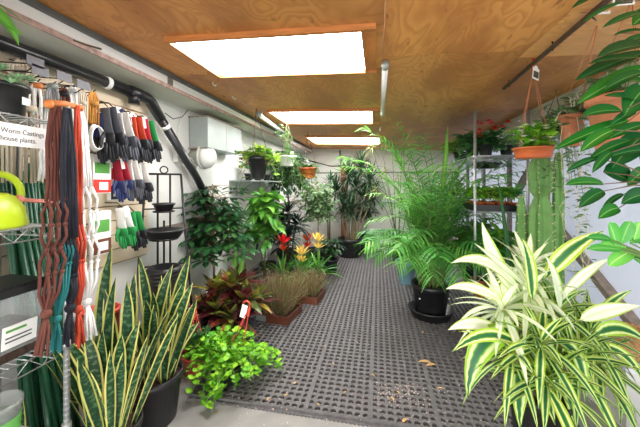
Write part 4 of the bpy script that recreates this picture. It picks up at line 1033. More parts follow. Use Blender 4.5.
# shelf on left wall with small plants
t = thing('wall_shelf', 'narrow pale grey shelf on the left wall behind the hanging pothos', 'shelf', (WL+.15, 4.05, 1.53))
e = MB(); e.span((WL, 3.5, 1.53), (WL+.3, 4.7, 1.55)); e.build('board', m_galv, t, t.location)
for y in (3.7, 4.5):
    e = MB(); e.tube([(WL, y, 1.36), (WL+.26, y, 1.53)], .008); e.span((WL, y-.01, 1.34), (WL+.012, y+.01, 1.53)); e.build('bracket', m_galv, t, t.location)
for k, (y, mat, lab) in enumerate(((3.75, l_fiddle, 'small plant with red blooms on the left wall shelf, nearest the viewer'), (4.05, l_ivy, 'small grey green plant in the middle of the left wall shelf'), (4.4, l_mid, 'small dark green plant at the far end of the left wall shelf'))):
    t = thing('small_pot_plant', lab, 'plant', (WL+.16, y, 1.55)); pot_parts(t, .045, .06, .09, m_black, n=18)
    branchy(t, [(0, 0, .08), (0, 0, .16)], (0, 0, .18), (.13, .13, .11), 18, 5, .06, .032, mat, m_stem, seed=90+k, r=.003, r2=.0015, n=3)
    if k == 0:
        for q in range(7): e = MB(); e.ball((R.uniform(-.08, .1), R.uniform(-.1, .1), .24+R.uniform(-.02, .05)), .016, 8); e.build('bloom', l_redbract, t)

# ---- back left trees
c = W(288, HV, 5.3); c.z = 0; t = thing('weeping_fig', 'tall dark weeping fig reaching the ceiling at the back left', 'plant', c)
pot_parts(t, .16, .2, .34, m_black)
branchy(t, [(0, 0, .3), (.03, 0, .9), (-.02, .02, 1.5), (0, 0, 2.05)], (0, 0, 1.55), (.42, .4, .68), 170, 10, .10, .05, l_umb, m_darkbark, seed=31, r=.02, droop=.8, r2=.003, n=4)
c = W(288, HV, 4.75); c.z = 0; t = thing('dark_dracaena', 'blackish green spiky dracaena behind the bromeliads', 'plant', c)
pot_parts(t, .11, .14, .28, m_black); st = MB(); e = MB(); random.seed(32)
for k, (x, y, z) in enumerate(((0, 0, 1.15), (.12, .05, .95), (-.12, .05, 1.0), (.02, -.1, .8), (-.06, -.04, .65))):
    st.tube([(x*.3, y*.3, .24), (x, y, z)], .012, 7); rosette(e, (x, y, z-.12), 34, .36, .055, -.5, 1.35, .6, LANCE, 33+k, .12, 5)
st.build('stem', m_darkbark, t); e.build('foliage', l_black, t)
c = W(318, HV, 5.5); c.z = 0; t = thing('variegated_ivy_bush', 'grey green small-leaved bush at the back, left of the back wall post', 'plant', c)
pot_parts(t, .15, .19, .32, m_black)
branchy(t, [(0, 0, .28), (0, .02, .8), (0, 0, 1.35)], (0, 0, 1.05), (.38, .36, .72), 150, 10, .09, .05, l_ivy, m_darkbark, seed=34, r=.012, droop=.7, r2=.0025, n=3)
c = W(328, HV, 6.1); c.z = 0; t = thing('small_palm', 'small dark palm at the back left of the dragon tree', 'plant', c)
pot_parts(t, .10, .13, .26, m_black); e = MB(); random.seed(35); rosette(e, (0, 0, .9), 34, .42, .03, -.3, 1.4, .7, LANCE, 36, .12, 5); rosette(e, (0.05, 0, 1.55), 26, .36, .028, -.3, 1.4, .6, LANCE, 37, .12, 5)
st = MB(); st.tube([(0, 0, .22), (0, 0, .92)], .015, 7); st.tube([(.03, 0, .22), (.05, 0, 1.57)], .015, 7); st.build('stem', m_darkbark, t); e.build('foliage', l_dark, t)
d = 4.7; c = W(308, 178, d); t = hang('hanging_basket', 'terracotta coloured hanging basket of trailing ivy at the back left', 'hanging plant', c, .10, .14, .16, m_terra_plastic, (c.x, c.y, 2.30), 3, m_darkbark)
R = rnd(38); random.seed(38); st = MB(); lf = MB(); tg = [((math.cos(a)*q, math.sin(a)*q, 0), R.uniform(-.45, .28)) for a, q in [(R.random()*6.28, R.uniform(.12, .27)) for _ in range(34)]]
trail(t, tg, .15, R, st, lf, .07, .045, .05, OVATE, .14, 3); st.build('stem', m_stem, t); lf.build('foliage', l_fiddle, t)
d = 3.9; c = W(287, 166, d); t = hang('hanging_basket', 'white hanging basket of ferny green plant right of the black hanging pot', 'hanging plant', c, .08, .12, .13, m_white, (c.x, c.y, 2.31), 3, m_darkbark)
R = rnd(39); random.seed(39); st = MB(); lf = MB(); tg = [((math.cos(a)*q, math.sin(a)*q, 0), R.uniform(-.35, .5)) for a, q in [(R.random()*6.28, R.uniform(.08, .25)) for _ in range(40)]]
trail(t, tg, .12, R, st, lf, .065, .04, .05, OVATE, .12, 3); st.build('stem', m_stem, t); lf.build('foliage', l_ivy, t)
for k, (u, d, lab, lm, z, rx) in enumerate(((268, 4.75, 'low bushy dark plant against the left wall behind the light green shrub', l_dark, .8, .34), (330, 5.0, 'low dark leafy plant behind the bromeliads near the aisle', l_dark, .5, .24), (262, 4.35, 'dark leafy plant in shade under the wall shelf', l_dark, .85, .26))):
    c = W(u, HV, d); c.z = 0; t = thing('bushy_plant', lab, 'plant', c); pot_parts(t, .1, .13, .26, m_black, n=20)
    branchy(t, [(0, 0, .22), (0, 0, z)], (0, 0, z*.85), (rx, rx, z*.45), 34, 7, .12, .05, lm, m_darkbark, seed=100+k, r=.008, r2=.0025, n=4)

# ---- back wall: post, conduit, dragon tree
t = thing('wooden_post', 'reddish brown wooden post standing at the back wall', 'post', (onY(343.5, 184, 6.8).x, 6.8, 0))
a = MB(); a.span((t.location.x-.055, 6.76, 0), (t.location.x+.055, 6.84, 1.90)); a.build('timber', m_redwood, t, t.location)
a = MB(); a.span((t.location.x-.06, 6.75, 1.90), (t.location.x+.06, 6.85, 1.93)); a.build('cap', m_darktrim, t, t.location)
a = MB(); p = onY(340, 150, 6.979); q = onY(341, 168, 6.979); a.tube([p, q], .022, 10)
tag(a.build('conduit', m_galv), 'short grey conduit running down the back wall above the wooden post', 'conduit')
a = MB(); a.tube([onY(300, 158, 6.985), onY(315, 162, 6.985), onY(330, 166, 6.985), onY(345, 166, 6.985)], .012, 8)
tag(a.build('cable', m_pipe), 'dark cable sagging across the back wall left of the post', 'cable')
c = onZ(350, 257); t = thing('dragon_tree', 'dragon tree with bare stems and spiky heads in a black pot at the back', 'plant', c)
pot_parts(t, .20, .25, .39, m_black, n=32); st = MB(); e = MB(); random.seed(41); R = rnd(41)
for k, (x, y, z) in enumerate(((-.30, 0, 1.38), (-.02, 0, 1.72), (.22, .03, 1.86), (.40, -.05, 1.62), (.1, .06, 1.48), (-.14, .05, 1.12), (.3, .05, 1.25), (.48, 0, 1.3), (.02, -.06, 1.0))):
    st.tube([(x*.25, y*.3, .34), (x*.6, y*.6, .34+(z-.34)*.5), (x, y, z)], [.02, .016, .012], 8)
    rosette(e, (x, y, z-.08), 84, .50, .027, -.55, 1.5, .45, STRAP, 42+k, .1, 4, lmin=.8)
st.build('stem', m_bark, t); e.build('foliage', l_drag, t)
c = onZ(366, 251); t = thing('bushy_plant', 'dark bushy plant in a black pot right behind the dragon tree', 'plant', c); pot_parts(t, .16, .2, .36, m_black)
branchy(t, [(0, 0, .3), (0, 0, .9)], (0, 0, .8), (.3, .3, .4), 40, 8, .1, .04, l_dark, m_darkbark, seed=55, r=.008, n=3)
c = onZ(392, 253); t = thing('storage_crate', 'pale grey crate at the back wall behind the large palm', 'crate', c)
e = MB(); e.box((0, 0, .17), (.42, .3, .34), taper=1.08); e.build('box', m_white_back, t); e = MB(); e.box((0, 0, .35), (.48, .36, .03)); e.build('lid', m_bluegrey, t)

# ---- large palm
c = onZ(430.5, 317); t = thing('bamboo_palm', 'large bright green palm in a black pot with saucer, centre of the aisle', 'plant', c)
pot_parts(t, .155, .205, .37, m_black, n=36, z0=.02); e = MB(); e.lathe([(.195, 0), (.235, .10), (.245, .10), (.245, .115), (.232, .115), (.19, .012), (0, .012)], n=36); e.build('saucer', m_black, t)
for u, v in ((421, 298), (447, 299)):
    p = W(u, v, 3.28)-c; dv = Vector((p.x, p.y, 0)).normalized()*.199; e = MB(); e.ball((dv.x, dv.y, .25), .009, 8); e.build('drain_hole_light', m_paper, t)  # white beads stand for light showing through the drain holes
R = rnd(44); random.seed(44); st = MB(); e = MB()
fr = []
for k in range(84):
    a = R.random()*6.28; b = Vector((.13*R.random()**.5*math.cos(a), .13*R.random()**.5*math.sin(a), .33)); Lf = R.uniform(1.25, 2.0) if k < 42 else R.uniform(.8, 1.3)
    an = R.random()*6.28; tilt = R.uniform(.06, .36) if k < 42 else R.uniform(.25, .6)
    fr.append((b, Vector((math.cos(an)*tilt, math.sin(an)*tilt, 1)).normalized(), Lf, R.uniform(.5, 1.25)))
for b, dv, Lf, dr in fr:
    pts = [b.copy()]; d_ = dv.copy(); ns = 14
    for i in range(ns):
        f = i/ns
        if f > .4: d_ = (d_+Vector((dv.x*2.0, dv.y*2.0, -dr))*(.2)).normalized()
        pts.append(pts[-1]+d_*(Lf/ns))
    st.tube(pts, [.0085*(1-.8*i/ns) for i in range(ns+1)], 6, R.random())
    tt = R.random()
    for i in range(5, ns+1):
        p = pts[i]; ax = (pts[i]-pts[i-1]).normalized(); sd = ax.cross(Vector((0, 0, 1)))
        if sd.length < .05: sd = Vector((1, 0, 0))
        sd.normalize(); f = (i-5)/(ns-5); LL = .31*(1-.4*f)*R.uniform(.85, 1.1)
        for s in (-1, 1):
            for o in (0, .5):
                if i == ns and o: continue
                q = p if o == 0 else p.lerp(pts[min(ns, i+1)], .5)
                e.leaf(q, sd*s*.8+ax*.75+Vector((0, 0, R.uniform(-.1, .3))), LL, .021, R.uniform(.5, 1.2), GRASS, .1, 5, R.uniform(-.4, .4), min(1, max(0, tt+R.uniform(-.3, .3))))
st.build('cane', m_stem, t); e.build('fronds', l_palm, t)
e = MB(); p0 = W(446, 182, 3.2)-c; p1_ = W(448, 124, 3.2)-c; e.leaf_to(p0+Vector((-.04, 0, -.12)), p1_, .055, p0+Vector((-.02, 0, .1)), STRAP, .2, 8, .8, face=(.2, -1, 0)); e.build('spear_leaf', l_fiddle, t)
c = onZ(406, 284); t = thing('ceramic_pot', 'blue grey ceramic pot partly hidden behind the black palm pot', 'pot', c); pot_parts(t, .10, .15, .36, m_teal)
# umbrella sedge with drooping yellow heads left of the palm
c = onZ(398, 262); t = thing('tall_sedge', 'tall slender palm with yellowish drooping tips behind the large palm', 'plant', c); pot_parts(t, .10, .13, .28, m_black, n=20)
st = MB(); e = MB(); R = rnd(46); random.seed(46)
for k, (u, v) in enumerate(((372, 148), (380, 138), (392, 145), (402, 150), (410, 160), (385, 172), (398, 178), (376, 190), (412, 185))):
    tip = W(u, v, 5.15)-c; b = Vector((R.uniform(-.05, .05), R.uniform(-.05, .05), .24)); st.tube([b, (b+tip)/2+Vector((0, 0, .1)), tip], [.008, .006, .004], 6)
    rosette(e, tip, 16, .36, .016, -.4, .7, 1.2, GRASS, 150+k, .1, 5)
st.build('stem', m_stem, t); e.build('foliage', l_grass2, t)

# ---- right wire shelving
RX0, RX1, RY0, RY1 = .92, 1.38, 3.15, 4.37
t = thing('wire_shelving', 'chrome wire shelving unit on the right, full of potted plants', 'shelving', ((RX0+RX1)/2, 3.76, 0))
for z in (.35, 1.225, 1.775): wire_shelf_mb(RX0, RX1, RY0, RY1, z, .05, .045).build('wire_shelf', m_chrome, t, t.location)
for x in (RX0-.0, RX1):
    for y in (RY0-.02, RY1+.02):
        e = MB(); e.tube([(x, y, 0), (x, y, 2.21)], .0135, 10); zz = .05
        while zz < 2.2: e.tube([(x, y, zz), (x, y, zz+.004)], .015, 10); zz += .04
        e.build('post', m_chrome, t, t.location)
        for z in (.35, 1.225, 1.775): e = MB(); e.tube([(x, y, z-.03), (x, y, z+.01)], .02, 10); e.tube([(x, y, z-.01), (x, RY0 if y < 3.5 else RY1, z-.01)], .006); e.build('collar', m_chrome, t, t.location)
def small(label, x, y, z, pr, ph, pm, lm, crad, cz, nb, per, L, Wd, seed, bloom=None, nm='small_pot_plant', prof=OVATE, group=None, n=3):
    t = thing(nm, label, 'plant', (x, y, z), 0, group); pot_parts(t, pr*.75, pr, ph, pm, n=18)
    branchy(t, [(0, 0, ph*.8), (0, 0, cz)], (0, 0, cz), crad, nb, per, L, Wd, lm, m_stem, seed=seed, r=.004, r2=.0016, n=n, prof=prof)
    if bloom:
        R = rnd(seed+7)
        for q in range(bloom[1]):
            e = MB(); cc = Vector((R.uniform(-1, 1)*crad[0]*.8, R.uniform(-1.1, -.2)*crad[1], cz+R.uniform(.2, 1)*crad[2]))
            for a in range(5): e.leaf(cc, (math.cos(a*1.257), math.sin(a*1.257), .3), bloom[2]*.6, bloom[2]*.5, .2, OVATE, .1, 3, tint=R.random())
            e.leaf(cc, (0, -1, .6), bloom[2]*.6, bloom[2]*.5, .2, OVATE, .1, 3); e.leaf(cc, (.5, -1, -.3), bloom[2]*.6, bloom[2]*.5, .2, OVATE, .1, 3); e.build('bloom', bloom[0], t)
    return t
S1 = 1.785
small('dark leaved plant with red flowers on the top right shelf by the front post', 1.07, 3.30, S1, .07, .11, m_black, l_mid, (.21, .2, .2), .13, 80, 7, .075, .05, 201, (l_redbract, 12, .07))
small('grey green plant with white flowers on the top right shelf, front right corner', 1.27, 3.32, S1, .065, .10, m_black, l_succ, (.2, .2, .2), .10, 80, 7, .065, .045, 202, (l_white, 10, .045))
small('leafy green plant on the top right shelf, behind the red flowered one', 1.05, 3.66, S1, .07, .11, m_black, l_mid, (.2, .18, .18), .16, 50, 7, .09, .05, 203)
small('yellow green plant at the far end of the top right shelf', 1.03, 4.1, S1, .08, .12, m_black, l_pothos, (.22, .2, .18), .18, 50, 7, .1, .055, 204)
small('dark leafy plant in the far right corner of the top right shelf', 1.26, 3.9, S1, .07, .11, m_black, l_dark, (.15, .15, .14), .2, 26, 6, .08, .045, 205)
t = thing('trailing_grass_basket', 'shallow tray of drooping thin leaved plant hanging below the top right shelf', 'hanging plant', (1.10, 3.36, 1.66))
e = MB(); e.lathe([(.10, 0), (.13, .04), (.14, .04), (.13, .055), (.1, .02), (0, .02)], n=20); e.build('tray', m_black, t)
e = MB()
for a in range(3): e.tube([(.13*math.cos(a*2.1), .13*math.sin(a*2.1), .05), (.13*math.cos(a*2.1), .13*math.sin(a*2.1), .075)], .003)
e.build('hanger', m_blackmetal, t)
R = rnd(206); random.seed(206); e = MB()
for k in range(110):
    a = R.random()*6.28; e.leaf((math.cos(a)*.07, math.sin(a)*.07, .03), (math.cos(a), math.sin(a), .35), R.uniform(.15, .34), .008, R.uniform(.5, 1.3), GRASS, .1, 5, 0, R.random())
e.build('foliage', l_ivy, t)
S2 = 1.235
t = thing('seedling_tray', 'black rectangular tray on the middle right shelf under small terracotta pots', 'tray', (1.15, 3.53, S2))
e = MB()
for cx, cy, sx, sy in ((0, -.34, .44, .012), (0, .34, .44, .012), (-.214, 0, .012, .668), (.214, 0, .012, .668)): e.box((cx, cy, .03), (sx, sy, .06))
e.box((0, 0, .006), (.416, .668, .01)); e.build('tray', m_black, t)
k = 0
labs = ['front row, beside the front post', 'front row, second from the post', 'front row, third from the post', 'front row, against the wall side', 'second row, aisle side', 'second row, second from the aisle', 'second row, third from the aisle', 'second row, wall side', 'back row, aisle side', 'back row, middle', 'back row, wall side']
for j, y in enumerate((3.27, 3.42, 3.62)):
    for i in range(4 if j < 2 else 3):
        x = 1.0+i*(.1 if j < 2 else .14); lm = (l_lime, l_pothos, l_lime, l_bright)[(i+j) % 4]
        small('seedling in a small terracotta pot on the black tray, '+labs[k], x, y, S2+.012, .042, .07, m_terra_plastic, lm, (.10, .10, .10), .15, 24, 6, .075, .03, 220+k, None, 'seedling_pot', OVATE, 'seedlings in terracotta pots'); k += 1
for k, (u, v, bl, lab) in enumerate(((508, 177, 5.0, 'blade'),)): pass
S3 = .36
for k, (x, y, lm, lab, cr) in enumerate(((1.03, 3.33, l_bright, 'broad leaved bright plant on the lowest right shelf by the front post', .17), (1.27, 3.36, l_lime, 'large leaved plant on the lowest right shelf, front right corner', .18),
        (1.05, 3.75, l_lime, 'pale green leafy plant on the lowest right shelf, middle', .18), (1.22, 4.1, l_mid, 'dark leafy plant at the back of the lowest right shelf', .2))):
    small(lab, x, y, S3, .09, .17, m_black if k else m_terra_plastic, lm, (cr*1.15, cr*1.15, .3), .44, 44, 6, .14, .095, 240+k, None, 'leafy_pot_plant', OVATE, None, 4)
# gray bins under / behind the shelving
for k, (u0, v0, lab) in enumerate(((452, 279, 'grey block low on the floor behind the right shelving, left one'), (478, 281, 'grey block low on the floor behind the right shelving, right one'))):
    c = onZ(u0, v0); t = thing('concrete_block', lab, 'block', (c.x, c.y+.1, 0)); e = MB(); e.box((0, 0, .095), (.37, .19, .19))
    e.build('block', m_concrete, t); e = MB(); e.box((-.08, -.096, .095), (.12, .004, .12)); e.box((.08, -.096, .095), (.12, .004, .12)); e.build('hollow_shade', m_darktrim, t)  # dark plates on the face stand for shade inside the hollows
# light foliage beyond shelving along the right wall
for k, (u, d, lm, z, lab) in enumerate(((452, 5.3, l_fiddle, 1.25, 'tall light green shrub behind the large palm, near the right wall'), (456, 5.9, l_mid, 1.0, 'mid green shrub at the far end of the right shelving'), (425, 5.7, l_ivy, 1.1, 'pale bushy plant at the back right behind the palm'))):
    c = W(u, HV, d); c.z = 0; t = thing('bushy_plant', lab, 'plant', c); pot_parts(t, .12, .16, .3, m_black, n=20)
    branchy(t, [(0, 0, .26), (0, 0, z)], (0, 0, z*.95), (.32, .32, z*.5), 46, 8, .12, .055, lm, m_darkbark, seed=260+k, r=.01, r2=.0025, n=4)

# ---- cactus
d = 2.62; c = W(541, HV, d); c.z = 0; t = thing('cactus', 'tall ribbed columnar cactus standing by the right wall', 'cactus', c); pot_parts(t, .13, .16, .26, m_terra, n=28)
def column(x, y, z0, segs, ribs=6):
    mb = MB(); n = ribs*10; vs = []; fs = []; rings = []
    for (za, zb, ra, rb) in segs:
        for q in range(9):
            f = q/8; z = za+(zb-za)*f; env = (1-(2*f-1)**4*.42)*(ra+(rb-ra)*f); rings.append((z, env))
    for z, r in rings:
        for k in range(n):
            a = 2*PI*k/n; rr_ = r*(.66+.52*(1-abs(math.sin(ribs*a/2+.2)))); vs.append((x+rr_*math.cos(a), y+rr_*math.sin(a), z))
    m = len(rings)
    for i in range(m-1):
        for k in range(n): j = (k+1) % n; fs.append((i*n+k, i*n+j, (i+1)*n+j, (i+1)*n+k))
    fs.append(tuple((m-1)*n+k for k in range(n)))
    mb.add(vs, fs, smooth=False); sp = MB()
    for z, r in rings[::1]:
        for k in range(ribs):
            a = (2*PI*k-.4)/ribs; p = Vector((x+r*1.17*math.cos(a), y+r*1.17*math.sin(a), z)); sp.ball(p, .006, 6)
            for s in (-.5, .5): sp.tube([p, p+Vector((math.cos(a+s), math.sin(a+s), .3))*.016], [.0014, .0005], 4)
    return mb, sp
zj = W(541, 197, d).z; ztop = 1.98
m1, s1 = column(0, 0, .2, [(.22, .80, .078, .088), (.80, zj, .092, .082), (zj, 1.72, .082, .09), (1.72, ztop, .07, .03)]); m1.build('main_column', m_cactus, t); s1.build('spines', m_spine, t)['kind'] = 'stuff'
m1, s1 = column(-.13, .06, .2, [(.22, .75, .05, .06), (.75, W(530, 197, d).z, .06, .03)], 5); m1.build('side_column', m_cactus, t); s1.build('spines', m_spine, t)['kind'] = 'stuff'
m1, s1 = column(.17, .07, .2, [(.22, .85, .04, .045), (.85, 1.62, .045, .04), (1.62, 1.78, .04, .02)], 5); m1.build('side_column', m_cactus, t); s1.build('spines', m_spine, t)['kind'] = 'stuff'
# long blade plant between shelf and cactus
c = W(507, HV, 2.68); c.z = 0; t = thing('blade_plant', 'plant with one long upright dark green blade in front of the right shelving', 'plant', c); pot_parts(t, .07, .09, .2, m_black, n=20)
e = MB(); tip = W(497, 174, 2.6)-c; e.leaf_to((0, 0, .17), tip, .06, (.05, 0, .75), LANCE, .15, 10, .3, face=(.3, -1, 0)); e.leaf_to((.02, 0, .17), (.12, .05, .85), .05, (.04, 0, .5), LANCE, .15, 8, .4, face=(.3, -1, 0)); e.leaf_to((-.02, 0, .17), (-.16, .0, .7), .05, (-.04, 0, .5), LANCE, .15, 8, .5, face=(.3, -1, 0)); e.build('foliage', l_mid, t)

# ---- pipe under the right ceiling and its hanging baskets
pa = Vector((.86, .75, 2.225)); pb = Vector((.94, 2.50, 2.225)); e = MB(); e.tube([pa, pb], .013, 10)
t = thing('hanging_rod', 'rusty metal rod under the right side of the plywood ceiling', 'rod', pa); e.build('rod', m_rust, t, t.location)
for f in (.25, .6, .95):
    p = pa.lerp(pb, f); e = MB(); e.tube([p+Vector((0, 0, -.016)), p+Vector((.016, 0, 0)), p+Vector((0, 0, ceil_z(p.x)-p.z))], .004); e.build('eye_hook', m_blackmetal, t, t.location)
def on_rod(u):
    best = min([pa.lerp(pb, k/200) for k in range(201)], key=lambda p: abs(((p.x*cA+p.y*sA)/(-p.x*sA+p.y*cA))*F+CX-u)); return best
def tagcard(t, c, w, h, rz=0):
    c = Vector(c); e = MB(); q = Matrix.Rotation(rz, 3, 'Z') @ Matrix.Rotation(.12, 3, 'Y'); e.box(c, (w, .002, h), q); e.box(c+q @ Vector((0, 0, h*.55)), (w*.45, .002, h*.25), q); cd = e.build('plant_tag', m_paper, t)
    e = MB(); e.box(c+q @ Vector((0, -.0016, -.006)), (w*.78, .0015, h*.55), q); e.build('picture', m_photo, cd)
r_ = on_rod(533); dd = (-r_.x*sA+r_.y*cA); c = W(535, 158, dd); c.x, c.y = r_.x+.0, r_.y; c.z = W(535, 158, dd).z
t = hang('hanging_basket', 'shallow terracotta coloured hanging bowl with white tag above the cactus', 'hanging plant', c, .092, .105, .06, m_terra_plastic, r_+Vector((0, 0, -.03)), 4, m_cord_twine, .0018)
e = MB(); tp = r_-c; e.tube([tp+Vector((0, 0, -.06)), tp+Vector((0, 0, -.01)), tp+Vector((.015, 0, .016)), tp+Vector((-.004, 0, .03))], .006, 8); e.build('hook', m_redplastic, t)
tagcard(t, (0.005, -.02, W(535, 75, dd).z-c.z), .062, .07, YAW+.45)
R = rnd(51); random.seed(51); st = MB(); lf = MB(); tg = [((math.cos(a)*q, math.sin(a)*q, 0), R.uniform(.05, .20)) for a, q in [(R.random()*6.28, R.uniform(.02, .16)) for _ in range(52)]]
trail(t, tg, .05, R, st, lf, .05, .042, .035, OVATE, .05, 4); st.build('stem', m_stem, t); lf.build('foliage', l_lime, t)
for q in range(14):
    e = MB(); cc = Vector((R.uniform(-.15, .12), R.uniform(-.16, .0), .12+R.uniform(-.04, .09)))
    for a in range(5): e.leaf(cc, (math.cos(a*1.257), math.sin(a*1.257)-.3, .4), .02, .016, .2, OVATE, .1, 3)
    e.build('bloom', l_white, t)
e = MB(); e.leaf_to((.0, -.02, .06), (.09, -.02, .13), .05, (.02, -.02, .16), LANCE, .2, 6, .5, face=(0, -1, .2)); e.build('clay_shard', m_terra, t)
d = 2.35; c = W(556, 136, d)
t = hang('hanging_basket', 'dark hanging basket of dense trailing vine behind the cactus and terracotta bowl', 'hanging plant', c, .06, .085, .09, m_black, (c.x, c.y, ceil_z(c.x)-.03), 3, m_darkbark)
R = rnd(57); random.seed(57); st = MB(); lf = MB(); tg = [((math.cos(a)*q, math.sin(a)*q, 0), R.uniform(-.5, .2)) for a, q in [(R.random()*6.28, R.uniform(.06, .17)) for _ in range(44)]]
trail(t, tg, .08, R, st, lf, .075, .032, .045, LANCE, .12, 4); st.build('stem', m_stem, t); lf.build('foliage', l_ivy, t)
# hanging terracotta pots on the right
hk = on_rod(590); d2 = 1.66; c = W(572, 146, d2)
t = hang('hanging_pot', 'small terracotta pot hanging beside the larger terracotta pots', 'hanging plant', c, .04, .056, .17, m_terra, W(598, 22, 1.42), 3, m_cord_twine, .0018)
R = rnd(52); random.seed(52); st = MB(); lf = MB()
tg = [((math.cos(a)*q, math.sin(a)*q, 0), R.uniform(-.05, .28)) for a, q in [(R.random()*6.28, R.uniform(.05, .16)) for _ in range(20)]]
trail(t, tg, .16, R, st, lf, .06, .035, .05, OVATE, .08, 4)
for k in range(9):
    x = R.uniform(-.02, .07); y = R.uniform(-.02, .10); zt = R.uniform(-.95, -.25)
    vine(st, lf, [(0, 0, .16), (x*.7, y*.7, .2)]+[(x+R.uniform(-.028, .028), y+R.uniform(-.03, .03), .05+(zt-.05)*q/9) for q in range(10)], .05, .06, .026, LANCE, R, .0012, .6, 4)
st.build('stem', m_root, t); lf.build('foliage', l_ivy, t)
e = MB(); e.tube([W(598, 22, 1.42)-c, hk-c], .003); e.build('hook_wire', m_blackmetal, t)
c = W(621, 150, 1.40); t = hang('hanging_pot', 'large terracotta pot hanging behind the dark glossy leaves at upper right', 'hanging plant', c, .09, .125, .25, m_terra, W(632, 0, 1.25), 3, m_cord_twine, .0018)
R = rnd(53); random.seed(53); st = MB(); lf = MB(); tg = [((math.cos(a)*q, math.sin(a)*q, 0), R.uniform(.1, .38)) for a, q in [(R.random()*6.28, R.uniform(.05, .18)) for _ in range(16)]]
trail(t, tg, .22, R, st, lf, .07, .04, .06, OVATE, .08, 4); st.build('stem', m_stem, t); lf.build('foliage', l_ivy, t)
t2 = W(632, 0, 1.25); e = MB(); e.tube([t2-c, Vector((t2.x, t2.y, ceil_z(t2.x)))-c], .003); e.build('hook_wire', m_blackmetal, t)
for k, (u, v, d, w, h, lab) in enumerate(((599, 6, 1.32, .085, .075, 'white plant tag with dark picture hanging from the rod at the top right'), (624, -1, 1.2, .07, .05, 'second white plant tag at the very top right edge behind the leaves'))):
    c = W(u, v, d); t = thing('plant_tag', lab, 'tag', c); tagcard(t, (0, 0, 0), w, h, YAW-.4)
    e = MB(); e.tube([(0, 0, h*.5), (0, 0, h*.6+.02), (on_rod(590)-c) if k == 0 else Vector((0, 0, ceil_z(c.x)-c.z))], .003); e.build('hook', m_redplastic, t)

# ---- glossy tree reaching in from the right, near the viewer
c = Vector((1.30, 1.02, 0)); t = thing('glossy_leaved_tree', 'tree with large dark glossy leaves reaching in at the upper right', 'plant', c)
pot_parts(t, .16, .2, .36, m_black); st = MB(); lf = MB(); random.seed(54); R = rnd(54)
tr = [Vector((0, 0, .3)), Vector((.03, .02, 1.0)), Vector((-.02, .03, 1.6)), Vector((-.05, .05, 2.15))]; st.tube(tr, [.03, .025, .02, .012], 10)
def tpt(z):
    for i in range(3):
        if tr[i].z <= z <= tr[i+1].z: return tr[i].lerp(tr[i+1], (z-tr[i].z)/(tr[i+1].z-tr[i].z))
    return tr[-1]
gl = [((648, 52), (574, 81), 15), ((648, 66), (577, 104), 17), ((622, 111), (582, 116), 15), ((630, 120), (553, 150), 13), ((614, 130), (580, 152), 14), ((645, 88), (624, 116), 26), ((645, 134), (612, 168), 24),
      ((603, 172), (630, 182), 26), ((604, 184), (565, 185), 11), ((604, 191), (579, 208), 13), ((619, 208), (598, 219), 13), ((650, 194), (621, 204), 17), ((624, 194), (601, 210), 6), ((606, -8), (571, 9), 7), ((624, 2), (582, 23), 6),
      ((648, 12), (602, 28), 9), ((650, 31), (612, 36), 6), ((652, 14), (632, 26), 18), ((650, 36), (618, 48), 9), ((648, 45), (597, 57), 17), ((612, 152), (592, 173), 9), ((640, 150), (655, 190), 18), ((600, 158), (566, 172), 7),
      ((648, 170), (627, 186), 15), ((650, 104), (604, 96), 11), ((645, 72), (604, 90), 12), ((648, 124), (606, 140), 12), ((640, 58), (588, 64), 9), ((632, 140), (588, 160), 11), ((650, 150), (606, 158), 10), ((636, 112), (610, 126), 9), ((652, 84), (612, 82), 10)]
nodes = []
for nu, nv in ((668, 4), (672, 44), (668, 96), (672, 140), (664, 186)):        # limbs that carry the leaf stalks
    q = W(nu, nv, 1.06)-c; o = tpt(min(2.1, max(.5, q.z-.22))); nodes.append(q)
    st.tube([o, o.lerp(q, .5)+Vector((0, 0, -.03)), q], [.010, .008, .005], 7)
for (bu, bv), (tu, tv), wp in gl:
    d = R.uniform(1.0, 1.14); b = W(bu, bv, d+.03)-c; tp = W(tu, tv, d)-c; mid = (b+tp)/2+Vector((0, 0, .018))
    lf.leaf_to(b, tp, wp*d/300*.95, mid, PTEL, .22, 10, R.random(), face=(.1+R.uniform(-.2, .2), -.85, .55))
    o = min(nodes, key=lambda q: (q-b).length); st.tube([o, (o+b)/2+Vector((0, 0, .012)), b], [.0035, .0025, .0016], 6)
for k in range(90):                                       # the rest of the crown, beyond the frame
    z = R.uniform(.9, 2.1); a = R.uniform(-1.7, 1.2); q = R.uniform(.1, .34); o = tpt(z); b = o+Vector((math.cos(a)*q*.55, math.sin(a)*q*.7, .04))
    st.tube([o, b], .003, 5); lf.leaf(b, (math.cos(a), math.sin(a), .1), .13, .05, .5, ELLIP, .12, 6)
st.build('stem', m_darkbark, t); lf.build('foliage', l_glossy, t)
